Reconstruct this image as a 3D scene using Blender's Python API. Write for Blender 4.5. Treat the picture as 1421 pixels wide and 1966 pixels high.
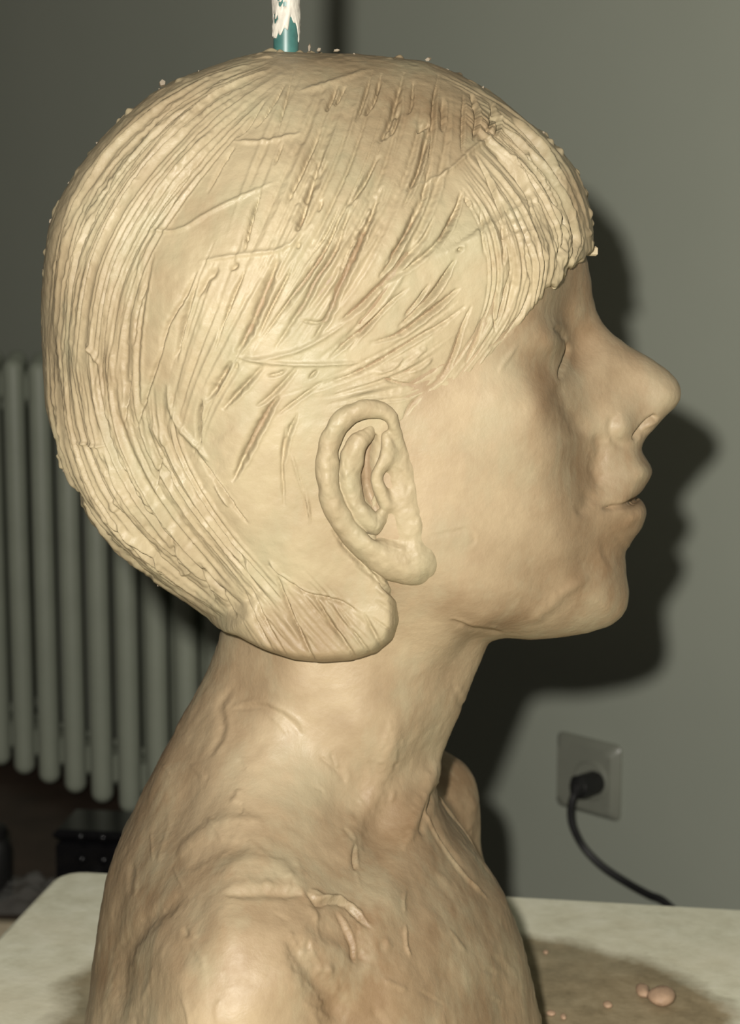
import bpy, math, random
import numpy as np

for o in list(bpy.data.objects):
    bpy.data.objects.remove(o, do_unlink=True)
SC = bpy.context.scene
COL = SC.collection

# ------------------------------------------------------------------ camera
F_PX, CX, CY = 3500.0, 710.5, 983.0        # focal length in pixels of a 1421x1966 frame
PITCH = 0.1518                              # camera looks down 8.7 degrees
CAM_Z = 1.15
SP, CP = math.sin(PITCH), math.cos(PITCH)
cam_data = bpy.data.cameras.new('camera')
cam = bpy.data.objects.new('camera', cam_data)
COL.objects.link(cam)
cam.location = (0, 0, CAM_Z)
cam.rotation_euler = (math.pi / 2 - PITCH, 0, 0)
cam_data.sensor_fit = 'VERTICAL'
cam_data.sensor_height = 36.0
cam_data.lens = F_PX / 1966 * 36.0
cam_data.clip_start = 0.02
cam_data.dof.use_dof = True
cam_data.dof.focus_distance = 0.725
cam_data.dof.aperture_fstop = 17.0
SC.camera = cam

# ------------------------------------------------------------------ light
world = bpy.data.worlds.new('room_dim_light')
SC.world = world
world.use_nodes = True
world.node_tree.nodes['Background'].inputs[0].default_value = (1.0, 0.93, 0.80, 1)
world.node_tree.nodes['Background'].inputs[1].default_value = 0.048

flash_data = bpy.data.lights.new('camera_flash', 'POINT')
flash_data.energy = 48.0
flash_data.color = (1.0, 0.95, 0.87)
flash_data.shadow_soft_size = 0.010
flash = bpy.data.objects.new('camera_flash', flash_data)
COL.objects.link(flash)
flash.location = (-0.037, 0.0, CAM_Z + 0.050)

SC.view_settings.view_transform = 'Standard'
SC.view_settings.look = 'None'
SC.view_settings.gamma = 1.0
SC.view_settings.use_curve_mapping = False
SC.view_settings.exposure = 0.0

# ------------------------------------------------------------------ helpers
def ray(px, py):
    u = (np.asarray(px, float) - CX) / F_PX
    v = (CY - np.asarray(py, float)) / F_PX
    return u, CP + v * SP, -SP + v * CP

def at_y(px, py, y):
    """point on the viewing ray of a photo pixel at world depth y"""
    dx, dy, dz = ray(px, py)
    t = y / dy
    return dx * t, np.zeros_like(dx * t) + y, CAM_Z + dz * t

def at_z(px, py, z):
    dx, dy, dz = ray(px, py)
    t = (z - CAM_Z) / dz
    return float(dx * t), float(dy * t), z

def project(x, y, z):
    zz = z - CAM_Z
    dep = y * CP - zz * SP
    return CX + F_PX * x / dep, CY - F_PX * (y * SP + zz * CP) / dep

RNG = np.random.default_rng(7)
_TAB = RNG.random((32, 32, 32)).astype(np.float32)

def noise3(p):
    """periodic value noise, -1..1; p is (N,3) in lattice units"""
    i = np.floor(p).astype(np.int64)
    f = (p - i).astype(np.float32)
    f = f * f * (3 - 2 * f)
    out = 0
    for a in (0, 1):
        wa = f[:, 0] if a else 1 - f[:, 0]
        for b in (0, 1):
            wb = f[:, 1] if b else 1 - f[:, 1]
            for c in (0, 1):
                wc = f[:, 2] if c else 1 - f[:, 2]
                out = out + wa * wb * wc * _TAB[(i[:, 0] + a) & 31, (i[:, 1] + b) & 31, (i[:, 2] + c) & 31]
    return out * 2 - 1

def new_mesh(name, verts, faces, mat=None, parent=None, smooth=True):
    me = bpy.data.meshes.new(name)
    verts = np.asarray(verts, dtype=np.float32)
    if isinstance(faces, np.ndarray):
        n, k = faces.shape
        me.vertices.add(len(verts))
        me.vertices.foreach_set('co', verts.ravel())
        me.loops.add(n * k)
        me.loops.foreach_set('vertex_index', faces.astype(np.int32).ravel())
        me.polygons.add(n)
        me.polygons.foreach_set('loop_start', np.arange(0, n * k, k, dtype=np.int32))
        me.polygons.foreach_set('loop_total', np.full(n, k, dtype=np.int32))
        me.update(calc_edges=True)
    else:
        me.from_pydata([tuple(map(float, v)) for v in verts], [], faces)
    if smooth:
        me.polygons.foreach_set('use_smooth', [True] * len(me.polygons))
    me.validate()
    me.update()
    ob = bpy.data.objects.new(name, me)
    COL.objects.link(ob)
    if mat:
        me.materials.append(mat)
    if parent is not None:
        ob.parent = parent
        ob.matrix_parent_inverse = parent.matrix_world.inverted()
    return ob

def thing(name, label, cat, loc=(0, 0, 0), rz=0.0, group=None):
    o = bpy.data.objects.new(name, None)
    COL.objects.link(o)
    o.empty_display_size = 0.02
    o.location = loc
    o.rotation_euler = (0, 0, rz)
    tag(o, label, cat, group)
    bpy.context.view_layer.update()
    return o

def tag(o, label, cat, group=None):
    o['label'] = label
    o['category'] = cat
    if group:
        o['group'] = group
    return o

class MB:
    """collects simple solids into one mesh"""
    def __init__(s):
        s.v, s.f = [], []
    def add(s, v, f):
        n = len(s.v)
        s.v += [tuple(map(float, p)) for p in v]
        s.f += [tuple(i + n for i in q) for q in f]
    def box(s, c, d, bev=0.0):
        """box with chamfered edges"""
        hx, hy, hz = d[0] / 2, d[1] / 2, d[2] / 2
        if bev <= 0:
            v = [(c[0] + i * hx, c[1] + j * hy, c[2] + k * hz) for i in (-1, 1) for j in (-1, 1) for k in (-1, 1)]
            s.add(v, [(0, 1, 3, 2), (4, 6, 7, 5), (0, 4, 5, 1), (2, 3, 7, 6), (0, 2, 6, 4), (1, 5, 7, 3)])
            return
        s.rings([[(c[0] + sx * (hx - e) , c[1] + sy * (hy - e), c[2] + z)
                  for sx, sy in ((-1, -1), (1, -1), (1, 1), (-1, 1))]
                 for z, e in ((-hz, bev), (-hz + bev, 0), (hz - bev, 0), (hz, bev))])
    def rings(s, rings, cap=True):
        m = len(rings[0])
        v = [p for r in rings for p in r]
        f = []
        for i in range(len(rings) - 1):
            for j in range(m):
                k = (j + 1) % m
                f.append((i * m + j, i * m + k, (i + 1) * m + k, (i + 1) * m + j))
        if cap:
            f.append(tuple(reversed(range(m))))
            f.append(tuple((len(rings) - 1) * m + j for j in range(m)))
        s.add(v, f)
    def tube(s, pts, rad, n=12):
        pts = np.asarray(pts, float)
        rad = np.broadcast_to(np.asarray(rad, float), (len(pts),))
        rings = []
        t0 = None
        for i in range(len(pts)):
            t = pts[min(i + 1, len(pts) - 1)] - pts[max(i - 1, 0)]
            t /= np.linalg.norm(t) + 1e-12
            ref = np.array([0, 0, 1.0]) if abs(t[2]) < 0.9 else np.array([1.0, 0, 0])
            if t0 is not None:
                ref = t0
            a = np.cross(t, ref); a /= np.linalg.norm(a) + 1e-12
            b = np.cross(a, t)
            t0 = b
            rings.append([pts[i] + rad[i] * (math.cos(w) * a + math.sin(w) * b)
                          for w in [2 * math.pi * j / n for j in range(n)]])
        s.rings(rings)
    def build(s, name, mat=None, parent=None, smooth=False):
        me = bpy.data.meshes.new(name)
        me.from_pydata(s.v, [], s.f)
        me.update()
        if smooth:
            me.polygons.foreach_set('use_smooth', [True] * len(me.polygons))
            try:
                me.set_sharp_from_angle(angle=0.7)
            except Exception:
                pass
        if mat:
            me.materials.append(mat)
        ob = bpy.data.objects.new(name, me)
        COL.objects.link(ob)
        if parent is not None:
            ob.parent = parent
        return ob

def smooth_path(pts, n):
    """Catmull-Rom resample"""
    P = np.asarray(pts, float)
    if len(P) < 3:
        return np.array([P[0] + (P[-1] - P[0]) * t for t in np.linspace(0, 1, n)])
    Q = np.vstack([2 * P[0] - P[1], P, 2 * P[-1] - P[-2]])
    out = []
    for t in np.linspace(0, len(P) - 1 - 1e-9, n):
        i = int(t); f = t - i
        a, b, c, d = Q[i], Q[i + 1], Q[i + 2], Q[i + 3]
        out.append(0.5 * (2 * b + (c - a) * f + (2 * a - 5 * b + 4 * c - d) * f ** 2 + (3 * b - a - 3 * c + d) * f ** 3))
    return np.array(out)

# ------------------------------------------------------------------ materials
def new_mat(name):
    m = bpy.data.materials.new(name)
    m.use_nodes = True
    nt = m.node_tree
    return m, nt, nt.nodes['Principled BSDF']

def nd(nt, kind, **kw):
    n = nt.nodes.new(kind)
    for k, v in kw.items():
        setattr(n, k, v)
    return n

def noise_node(nt, scale, detail=4, rough=0.55, coord='Object', stretch=None):
    tc = nd(nt, 'ShaderNodeTexCoord')
    src = tc.outputs[coord]
    if stretch:
        mp = nd(nt, 'ShaderNodeMapping')
        mp.inputs['Scale'].default_value = stretch
        nt.links.new(src, mp.inputs[0])
        src = mp.outputs[0]
    n = nd(nt, 'ShaderNodeTexNoise')
    n.inputs['Scale'].default_value = scale
    n.inputs['Detail'].default_value = detail
    n.inputs['Roughness'].default_value = rough
    nt.links.new(src, n.inputs['Vector'])
    return n.outputs[0]

def ramp(nt, src, stops):
    r = nd(nt, 'ShaderNodeValToRGB')
    el = r.color_ramp.elements
    while len(el) < len(stops):
        el.new(0.5)
    for e, (p, c) in zip(el, stops):
        e.position = p
        e.color = (*c, 1) if len(c) == 3 else c
    nt.links.new(src, r.inputs[0])
    return r.outputs[0]

def mix(nt, fac, a, b, mode='MIX'):
    m = nd(nt, 'ShaderNodeMix', data_type='RGBA', blend_type=mode)
    for sock, val in ((m.inputs[0], fac), (m.inputs[6], a), (m.inputs[7], b)):
        if isinstance(val, (int, float)):
            sock.default_value = val
        elif isinstance(val, tuple):
            sock.default_value = (*val, 1)
        else:
            nt.links.new(val, sock)
    return m.outputs[2]

def bump(nt, bsdf, src, strength, dist):
    b = nd(nt, 'ShaderNodeBump')
    b.inputs['Strength'].default_value = strength
    b.inputs['Distance'].default_value = dist
    nt.links.new(src, b.inputs['Height'])
    nt.links.new(b.outputs[0], bsdf.inputs['Normal'])

def simple_mat(name, c, rough=0.6, var=0.12, scale=30.0, metal=0.0, bmp=0.0, spec=0.5):
    m, nt, b = new_mat(name)
    n = noise_node(nt, scale, 5)
    lo = tuple(x * (1 - var) for x in c); hi = tuple(min(1, x * (1 + var)) for x in c)
    nt.links.new(ramp(nt, n, [(0.3, lo), (0.7, hi)]), b.inputs['Base Color'])
    b.inputs['Roughness'].default_value = rough
    b.inputs['Metallic'].default_value = metal
    b.inputs['Specular IOR Level'].default_value = spec
    if bmp:
        bump(nt, b, n, 0.5, bmp)
    return m

def clay_mat(name, pale, brown, grey):
    """modelling clay: dry pale slip over damper brown clay, per-vertex 'tone' carries dampness and painted shade"""
    m, nt, b = new_mat(name)
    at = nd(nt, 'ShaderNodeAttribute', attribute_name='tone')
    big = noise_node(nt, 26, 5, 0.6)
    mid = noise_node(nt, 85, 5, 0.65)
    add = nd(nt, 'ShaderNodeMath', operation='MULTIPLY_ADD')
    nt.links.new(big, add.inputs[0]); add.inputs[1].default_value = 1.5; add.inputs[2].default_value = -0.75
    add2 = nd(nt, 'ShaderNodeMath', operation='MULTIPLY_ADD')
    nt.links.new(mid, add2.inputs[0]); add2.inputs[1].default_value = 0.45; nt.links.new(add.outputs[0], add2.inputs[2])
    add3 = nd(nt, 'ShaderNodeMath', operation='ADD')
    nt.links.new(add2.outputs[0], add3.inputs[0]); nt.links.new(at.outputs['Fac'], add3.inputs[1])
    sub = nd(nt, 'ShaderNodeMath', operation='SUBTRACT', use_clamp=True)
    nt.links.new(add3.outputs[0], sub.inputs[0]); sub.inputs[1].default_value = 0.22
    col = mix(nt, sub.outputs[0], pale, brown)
    g = noise_node(nt, 40, 4, 0.6, stretch=(1.0, 1.0, 0.6))
    gfac = ramp(nt, g, [(0.48, (0, 0, 0)), (0.68, (0.6, 0.6, 0.6))])
    col = mix(nt, gfac, col, grey)
    nt.links.new(col, b.inputs['Base Color'])
    rr = ramp(nt, mid, [(0.3, (0.43,) * 3), (0.7, (0.64,) * 3)])
    nt.links.new(rr, b.inputs['Roughness'])
    b.inputs['Specular IOR Level'].default_value = 0.36
    fine = noise_node(nt, 240, 6, 0.6)
    bump(nt, b, fine, 0.35, 0.0012)
    return m

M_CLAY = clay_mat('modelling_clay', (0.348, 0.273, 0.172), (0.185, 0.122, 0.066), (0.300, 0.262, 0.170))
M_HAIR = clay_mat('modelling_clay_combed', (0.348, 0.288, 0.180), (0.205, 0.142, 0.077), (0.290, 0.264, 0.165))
M_CRUMB = simple_mat('pink_clay_crumb', (0.40, 0.27, 0.175), 0.7, 0.15, 200, bmp=0.0006)
M_SCRAP = simple_mat('pale_clay_shaving', (0.17, 0.132, 0.083), 0.6, 0.15, 200)

def wall_mat():
    m, nt, b = new_mat('wall_paint')
    n = noise_node(nt, 2.2, 5)
    c = ramp(nt, n, [(0.3, (0.345, 0.372, 0.310)), (0.7, (0.385, 0.408, 0.342))])
    nt.links.new(c, b.inputs['Base Color'])
    b.inputs['Roughness'].default_value = 0.75
    b.inputs['Specular IOR Level'].default_value = 0.25
    bump(nt, b, noise_node(nt, 160, 4), 0.15, 0.0006)
    return m
M_WALL = wall_mat()
M_RAD = simple_mat('radiator_enamel', (0.33, 0.36, 0.285), 0.5, 0.06, 20)
M_FLOOR = simple_mat('dark_floor_tile', (0.05, 0.042, 0.034), 0.6, 0.3, 6)
M_PLATE = simple_mat('socket_plastic', (0.235, 0.245, 0.20), 0.35, 0.04, 40)
M_BLACK = simple_mat('black_rubber', (0.012, 0.012, 0.012), 0.45, 0.2, 60)
M_GLOSS = simple_mat('black_gloss_plastic', (0.006, 0.006, 0.007), 0.18, 0.2, 60)
M_WOOD_DARK = simple_mat('dark_stained_wood', (0.060, 0.040, 0.028), 0.55, 0.35, 14)
M_STRIP = simple_mat('pale_wood_edging', (0.46, 0.39, 0.27), 0.6, 0.12, 50)
M_TEAL = simple_mat('teal_lacquer', (0.045, 0.135, 0.120), 0.4, 0.22, 160, spec=0.6)
M_PAINT = simple_mat('flaking_white_paint', (0.52, 0.49, 0.42), 0.5, 0.10, 150, bmp=0.0006)
M_LEG = simple_mat('table_leg_steel', (0.10, 0.10, 0.10), 0.4, 0.1, 20, metal=0.6)

def table_mat(cx, cy, rx, ry, ang):
    """pale dusty board with a brown wet-clay stain around the bust's foot"""
    m, nt, b = new_mat('dusty_work_board')
    geo = nd(nt, 'ShaderNodeNewGeometry')
    mp = nd(nt, 'ShaderNodeMapping', vector_type='TEXTURE')
    mp.inputs['Location'].default_value = (cx, cy, 0.75)
    mp.inputs['Rotation'].default_value = (0, 0, ang)
    mp.inputs['Scale'].default_value = (rx, ry, 1)
    nt.links.new(geo.outputs['Position'], mp.inputs[0])
    sep = nd(nt, 'ShaderNodeSeparateXYZ')
    nt.links.new(mp.outputs[0], sep.inputs[0])
    def mth(op, a, bb=None):
        q = nd(nt, 'ShaderNodeMath', operation=op)
        for i, s in enumerate((a, bb)):
            if s is None: continue
            if isinstance(s, (int, float)): q.inputs[i].default_value = s
            else: nt.links.new(s, q.inputs[i])
        return q.outputs[0]
    ax = mth('POWER', mth('ABSOLUTE', sep.outputs[0]), 3.0)
    ay = mth('POWER', mth('ABSOLUTE', sep.outputs[1]), 3.0)
    r = mth('POWER', mth('ADD', ax, ay), 1 / 3)
    n1 = noise_node(nt, 18, 5, 0.6)
    rn = mth('ADD', r, mth('MULTIPLY', mth('SUBTRACT', n1, 0.5), 0.32))
    fac = ramp(nt, rn, [(0.90, (1, 1, 1)), (1.06, (0, 0, 0))])
    n2 = noise_node(nt, 55, 6, 0.65)
    n3 = noise_node(nt, 9, 4)
    pale = ramp(nt, n2, [(0.30, (0.64, 0.625, 0.47)), (0.5, (0.76, 0.755, 0.59)), (0.72, (0.86, 0.855, 0.70))])
    pale = mix(nt, ramp(nt, n3, [(0.45, (0, 0, 0)), (0.75, (0.6,) * 3)]), pale, (0.70, 0.635, 0.46))
    stain = ramp(nt, n2, [(0.28, (0.19, 0.15, 0.085)), (0.5, (0.31, 0.25, 0.15)), (0.74, (0.42, 0.345, 0.22))])
    stain = mix(nt, ramp(nt, n3, [(0.45, (0, 0, 0)), (0.7, (0.5,) * 3)]), stain, (0.27, 0.26, 0.18))
    nt.links.new(mix(nt, fac, pale, stain), b.inputs['Base Color'])
    b.inputs['Roughness'].default_value = 0.7
    b.inputs['Specular IOR Level'].default_value = 0.3
    bump(nt, b, n2, 0.4, 0.0015)
    return m

def plastic_mat():
    m, nt, b = new_mat('clear_plastic_film')
    b.inputs['Base Color'].default_value = (0.35, 0.35, 0.33, 1)
    b.inputs['Roughness'].default_value = 0.16
    b.inputs['Alpha'].default_value = 0.13
    bump(nt, b, noise_node(nt, 45, 3), 0.5, 0.004)
    return m
M_FILM = plastic_mat()

# ------------------------------------------------------------------ setting
TABLE_Z = 0.75
PSI = math.radians(45.6)                    # the wall's yaw
W_DIR = np.array([math.cos(PSI), -math.sin(PSI), 0.0])
W_NRM = np.array([-math.sin(PSI), -math.cos(PSI), 0.0])
def along_axis(px, py, depth):
    dx, dy, dz = ray(px, py)
    return np.array([dx * depth, dy * depth, CAM_Z + dz * depth], float)
SOCKET = along_axis(1132, 1489, 1.65)
def on_wall(px, py, off=0.0):
    d = np.array(ray(px, py), float)
    c = np.array([0, 0, CAM_Z])
    p0 = SOCKET + W_NRM * off
    return c + d * (np.dot(p0 - c, W_NRM) / np.dot(d, W_NRM))
WALL_RZ = math.atan2(W_DIR[1], W_DIR[0])    # local x along the wall, local -y into the room

mb = MB(); mb.box((-0.9, 0.06, 1.35), (5.2, 0.12, 2.7))
w = mb.build('wall_back', M_WALL)
w.location = (SOCKET[0], SOCKET[1], 0); w.rotation_euler = (0, 0, WALL_RZ); w['kind'] = 'structure'
mb = MB(); mb.box((0, 1.0, -0.03), (6.5, 7.0, 0.06))
fl = mb.build('floor', M_FLOOR); fl['kind'] = 'structure'

# ------------------------------------------------------------------ radiator
OFF = 0.115
pb = [on_wall(x, y, OFF) for x, y in ((31, 1489), (76, 1508), (130, 1528), (184, 1546), (233, 1562))]
sb = [float(np.dot(p - SOCKET, W_DIR)) for p in pb]
pitch = (sb[-1] - sb[0]) / 4
z_bot = float(np.mean([p[2] for p in pb]))
z_top = on_wall(34, 690, OFF)[2]
rt = thing('radiator', 'grey-green cast iron column radiator on the wall behind the back of the bust', 'radiator',
           (SOCKET[0], SOCKET[1], 0), WALL_RZ)
def section_mesh():
    mb = MB()
    r = 0.0125
    for k in range(3):
        y = -OFF + r + k * 0.036
        n = 6
        pts = [(0, y, z_bot + r * (1 - math.cos(a))) for a in np.linspace(0.15, math.pi / 2, n)]
        rad = [r * math.sin(a) for a in np.linspace(0.15, math.pi / 2, n)]
        pts += [(0, y, z_top - r * (1 - math.cos(a))) for a in np.linspace(math.pi / 2, 0.15, n)]
        rad += [r * math.sin(a) for a in np.linspace(math.pi / 2, 0.15, n)]
        mb.tube(pts, rad, 14)
    for z in (z_bot + 0.035, z_top - 0.035):        # headers joining the columns, hub to the next section
        mb.box((0, -OFF + r + 0.036, z), (0.018, 0.088, 0.034), 0.006)
        mb.tube([(-pitch / 2, -OFF + r + 0.036, z), (pitch / 2, -OFF + r + 0.036, z)], 0.017, 14)
    return mb
n_sec = 13
s0 = section_mesh().build('section', M_RAD, rt, True)
for i in range(n_sec):
    s = s0 if i == 0 else s0.copy()
    if i:
        COL.objects.link(s)
    s.location = (sb[0] + pitch * (i - 3), 0, 0)
for i in (1, n_sec - 2):
    x = sb[0] + pitch * (i - 3) + pitch / 2
    for z in (z_bot + 0.060, z_top - 0.060):
        mb = MB(); mb.box((x, -0.058, z), (0.014, 0.112, 0.012), 0.002)
        mb.build('wall_bracket', M_RAD, rt)

# ------------------------------------------------------------------ wall socket and cord
so = thing('wall_socket', 'square grey wall socket plate on the wall to the right of the bust', 'socket',
           tuple(SOCKET), WALL_RZ)
tl, tr_, bl = on_wall(1078, 1411, 0.008), on_wall(1187, 1440, 0.008), on_wall(1080, 1539, 0.008)
pw = float(np.dot(tr_ - tl, W_DIR)); ph = float(tl[2] - bl[2])
mb = MB()
def rr(hw, hh, y, rad=0.006):
    out = []
    for cx, cz, a0 in ((hw - rad, hh - rad, 0), (-hw + rad, hh - rad, 90), (-hw + rad, -hh + rad, 180), (hw - rad, -hh + rad, 270)):
        for a in (0, 30, 60, 90):
            t = math.radians(a0 + a)
            out.append((cx + rad * math.cos(t), y, cz + rad * math.sin(t)))
    return out
mb.rings([rr(pw / 2 + 0.004, ph / 2 + 0.004, 0), rr(pw / 2 + 0.004, ph / 2 + 0.004, -0.002), rr(pw / 2 - 0.002, ph / 2 - 0.002, -0.009),
          rr(pw / 2 - 0.006, ph / 2 - 0.006, -0.009)])
mb.build('plate', M_PLATE, so, True)
mb = MB()
PLUG_X = 0.0165
rings = [[(PLUG_X * 0.6 + r * math.cos(a), y, r * math.sin(a)) for a in np.linspace(0, 2 * math.pi, 32, endpoint=False)]
         for r, y in ((0.019, -0.0085), (0.019, -0.0105), (0.017, -0.0115), (0.016, -0.0105))]
mb.rings(rings); mb.build('socket_face', M_PLATE, so, True)

pc = thing('power_cord', 'black power plug with its cord hanging down from the wall socket', 'cord', tuple(SOCKET), WALL_RZ)
mb = MB()
prof = [(0.0095, -0.0110), (0.0108, -0.014), (0.0108, -0.032), (0.0095, -0.037), (0.005, -0.040)]
mb.rings([[(PLUG_X + r * math.cos(a), y, r * math.sin(a)) for a in np.linspace(0, 2 * math.pi, 24, endpoint=False)] for r, y in prof])
mb.build('plug', M_BLACK, pc, True)
def loc_of(px, py, off):
    p = on_wall(px, py, off) - SOCKET
    return (float(np.dot(p, W_DIR)), -float(np.dot(p, W_NRM)), float(p[2]))
mb = MB()
mb.tube([loc_of(1113, 1502, 0.034), loc_of(1108, 1513, 0.040), loc_of(1104, 1526, 0.042)], [0.0085, 0.0070, 0.0045], 12)
mb.build('strain_relief', M_BLACK, pc, True)
cps = [loc_of(1105, 1520, 0.042), loc_of(1098, 1540, 0.045), loc_of(1096, 1565, 0.046), loc_of(1102, 1592, 0.045), loc_of(1122, 1628, 0.04),
       loc_of(1158, 1664, 0.035), loc_of(1205, 1695, 0.03), loc_of(1245, 1717, 0.03), loc_of(1278, 1733, 0.03), loc_of(1330, 1790, 0.03),
       loc_of(1370, 1900, 0.03)]
last = cps[-1]
cps += [(last[0] + 0.02, last[1], 0.02 - SOCKET[2] + 0.05), (last[0] + 0.06, last[1] - 0.05, -SOCKET[2] + 0.004)]
mb = MB(); mb.tube(smooth_path(cps, 90), 0.0034, 10); mb.build('cord', M_BLACK, pc, True)

# ------------------------------------------------------------------ work table
cor = np.array(at_z(118, 1668, TABLE_Z)); e_r = np.array(at_z(1421, 1743, TABLE_Z))
T_ANG = math.atan2(e_r[1] - cor[1], e_r[0] - cor[0])
t_w, t_d, th = 1.05, 0.72, 0.035
wt = thing('work_table', 'pale dusty modelling table stained brown around the bust', 'table', (cor[0], cor[1], 0), T_ANG)
mb = MB()
def table_ring(z, e):
    rad = 0.018
    out = []
    for cx, cy, a0 in ((t_w - rad, -rad, 0), (rad, -rad, 90), (rad, -t_d + rad, 180), (t_w - rad, -t_d + rad, 270)):
        for a in (0, 22, 45, 67, 90):
            t = math.radians(a0 + a)
            out.append((cx + (rad - e) * math.cos(t), cy + (rad - e) * math.sin(t), z))
    return out
mb.rings([table_ring(TABLE_Z - th, 0.002), table_ring(TABLE_Z - th + 0.002, 0), table_ring(TABLE_Z - 0.004, 0),
          table_ring(TABLE_Z - 0.0012, 0.0012), table_ring(TABLE_Z, 0.004)])
mb.build('tabletop', table_mat(0.008, 0.862, 0.186, 0.150, 0.0), wt)
for x in (0.06, t_w - 0.06):
    for y in (-0.06, -t_d + 0.06):
        mb = MB(); mb.box((x, y, (TABLE_Z - th) / 2), (0.045, 0.045, TABLE_Z - th), 0.003)
        mb.build('leg', M_LEG, wt)

# ------------------------------------------------------------------ low bench with odds and ends, far left
B_Z = CAM_Z - 0.64
bf = np.array(at_z(0, 1772, B_Z)); b2 = np.array(at_z(70, 1768, B_Z))
be = thing('low_bench', 'dark low bench with a pale front edge under the radiator', 'bench', (bf[0], bf[1], 0), math.radians(-6))
b_ang = math.radians(-6)
def bench_loc(p):
    dx, dy = p[0] - bf[0], p[1] - bf[1]
    c, s_ = math.cos(-b_ang), math.sin(-b_ang)
    return (dx * c - dy * s_, dx * s_ + dy * c)
wl = SOCKET + W_NRM * 0.012
def wall_meet(lx):                          # where a line across the bench meets the wall
    ps = [bench_loc(wl + W_DIR * q) for q in (-2.0, 0.0)]
    k = (lx - ps[0][0]) / (ps[1][0] - ps[0][0])
    return ps[0][1] + k * (ps[1][1] - ps[0][1])
foot = [(-0.34, 0.007), (0.30, 0.007), (0.30, wall_meet(0.30)), (-0.34, wall_meet(-0.34))]
mb = MB(); mb.rings([[(x, y, z) for x, y in foot] for z in (B_Z - 0.022, B_Z)])
mb.build('bench_top', M_WOOD_DARK, be)
mb = MB(); mb.box((-0.02, 0.000, B_Z - 0.0065), (0.64, 0.013, 0.016), 0.002)
o = mb.build('edging', M_STRIP, be); o['label'] = 'pale wooden edging strip'
for x in (-0.30, 0.26):
    for y in (0.04, wall_meet(x) - 0.06):
        mb = MB(); mb.box((x, y, (B_Z - 0.022) / 2), (0.035, 0.035, B_Z - 0.022), 0.003); mb.build('leg', M_WOOD_DARK, be)

bx = np.array(at_z(108, 1716, B_Z))
kb = thing('black_case', 'glossy black case with two rows of shiny studs behind the table corner', 'case', (bx[0], bx[1], B_Z), math.radians(-8))
mb = MB(); mb.box((0.062, 0.035, 0.027), (0.124, 0.066, 0.054), 0.005); mb.build('body', M_GLOSS, kb, True)
mb = MB(); mb.box((0.062, 0.035, 0.0595), (0.128, 0.070, 0.011), 0.004); mb.build('lid', M_GLOSS, kb, True)
for x in (0.026, 0.048, 0.070, 0.092):
    for z in (0.036, 0.0595):
        mb = MB()
        y0 = 0.002 if z < 0.05 else 0.0
        mb.rings([[(x + r * math.cos(a), y0 - h, z + r * math.sin(a)) for a in np.linspace(0, 2 * math.pi, 14, endpoint=False)]
                  for r, h in ((0.0050, -0.001), (0.0048, 0.0012), (0.0036, 0.0030), (0.0012, 0.0040))])
        mb.build('stud', M_GLOSS, kb, True)

jx = np.array(at_z(-8, 1722, B_Z))
jar = thing('black_jar', 'rounded black jar standing on the low bench at the left edge', 'jar', tuple(jx))
mb = MB()
mb.rings([[(r * math.cos(a), r * math.sin(a), z) for a in np.linspace(0, 2 * math.pi, 28, endpoint=False)]
          for r, z in ((0.014, 0), (0.0165, 0.003), (0.0168, 0.048), (0.014, 0.058), (0.011, 0.061))])
mb.build('body', M_BLACK, jar, True)
mb = MB()
mb.rings([[(r * math.cos(a), r * math.sin(a), z) for a in np.linspace(0, 2 * math.pi, 28, endpoint=False)]
          for r, z in ((0.0125, 0.0605), (0.0132, 0.062), (0.0132, 0.070), (0.010, 0.073))])
mb.build('lid', M_BLACK, jar, True)

# crumpled clear film
fc = np.array(at_z(52, 1752, B_Z))
n = 34
gx, gy = np.meshgrid(np.linspace(-0.040, 0.052, n), np.linspace(-0.008, 0.075, n), indexing='ij')
P = np.stack([gx.ravel() * 55, gy.ravel() * 55, np.zeros(n * n)], 1)
hz = 0.011 + 0.009 * np.abs(noise3(P)) + 0.006 * np.abs(noise3(P * 2.1 + 9)) - 0.004
ed = np.minimum(np.minimum(gx - gx.min(), gx.max() - gx), np.minimum(gy - gy.min(), gy.max() - gy)).ravel()
hz = 0.0008 + hz * np.clip(ed / 0.014, 0, 1) ** 0.6
V = np.stack([gx.ravel() + fc[0] + 0.004 * noise3(P + 3), gy.ravel() + fc[1], hz + B_Z], 1)
idx = np.arange(n * n).reshape(n, n)
Q = np.stack([idx[:-1, :-1], idx[1:, :-1], idx[1:, 1:], idx[:-1, 1:]], -1).reshape(-1, 4)
flm = new_mesh('plastic_film', V, Q, M_FILM)
tag(flm, 'crumpled clear plastic film lying on the dark low bench', 'film')
sol = flm.modifiers.new('thickness', 'SOLIDIFY'); sol.thickness = 0.0004

# ================================================================== the clay bust
D = 0.8 * CP                                # depth of the bust's plane of symmetry
PX = 0.8 / F_PX                             # one photo pixel at the bust, in metres

def med_of(px, py, W):
    """photo pixel of a point standing W pixels off the symmetry plane -> its pixel in that plane"""
    x, y, z = at_y(px, py, D - np.asarray(W, float) * PX)
    return project(x, np.full_like(np.asarray(x, float), D), z)

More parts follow.
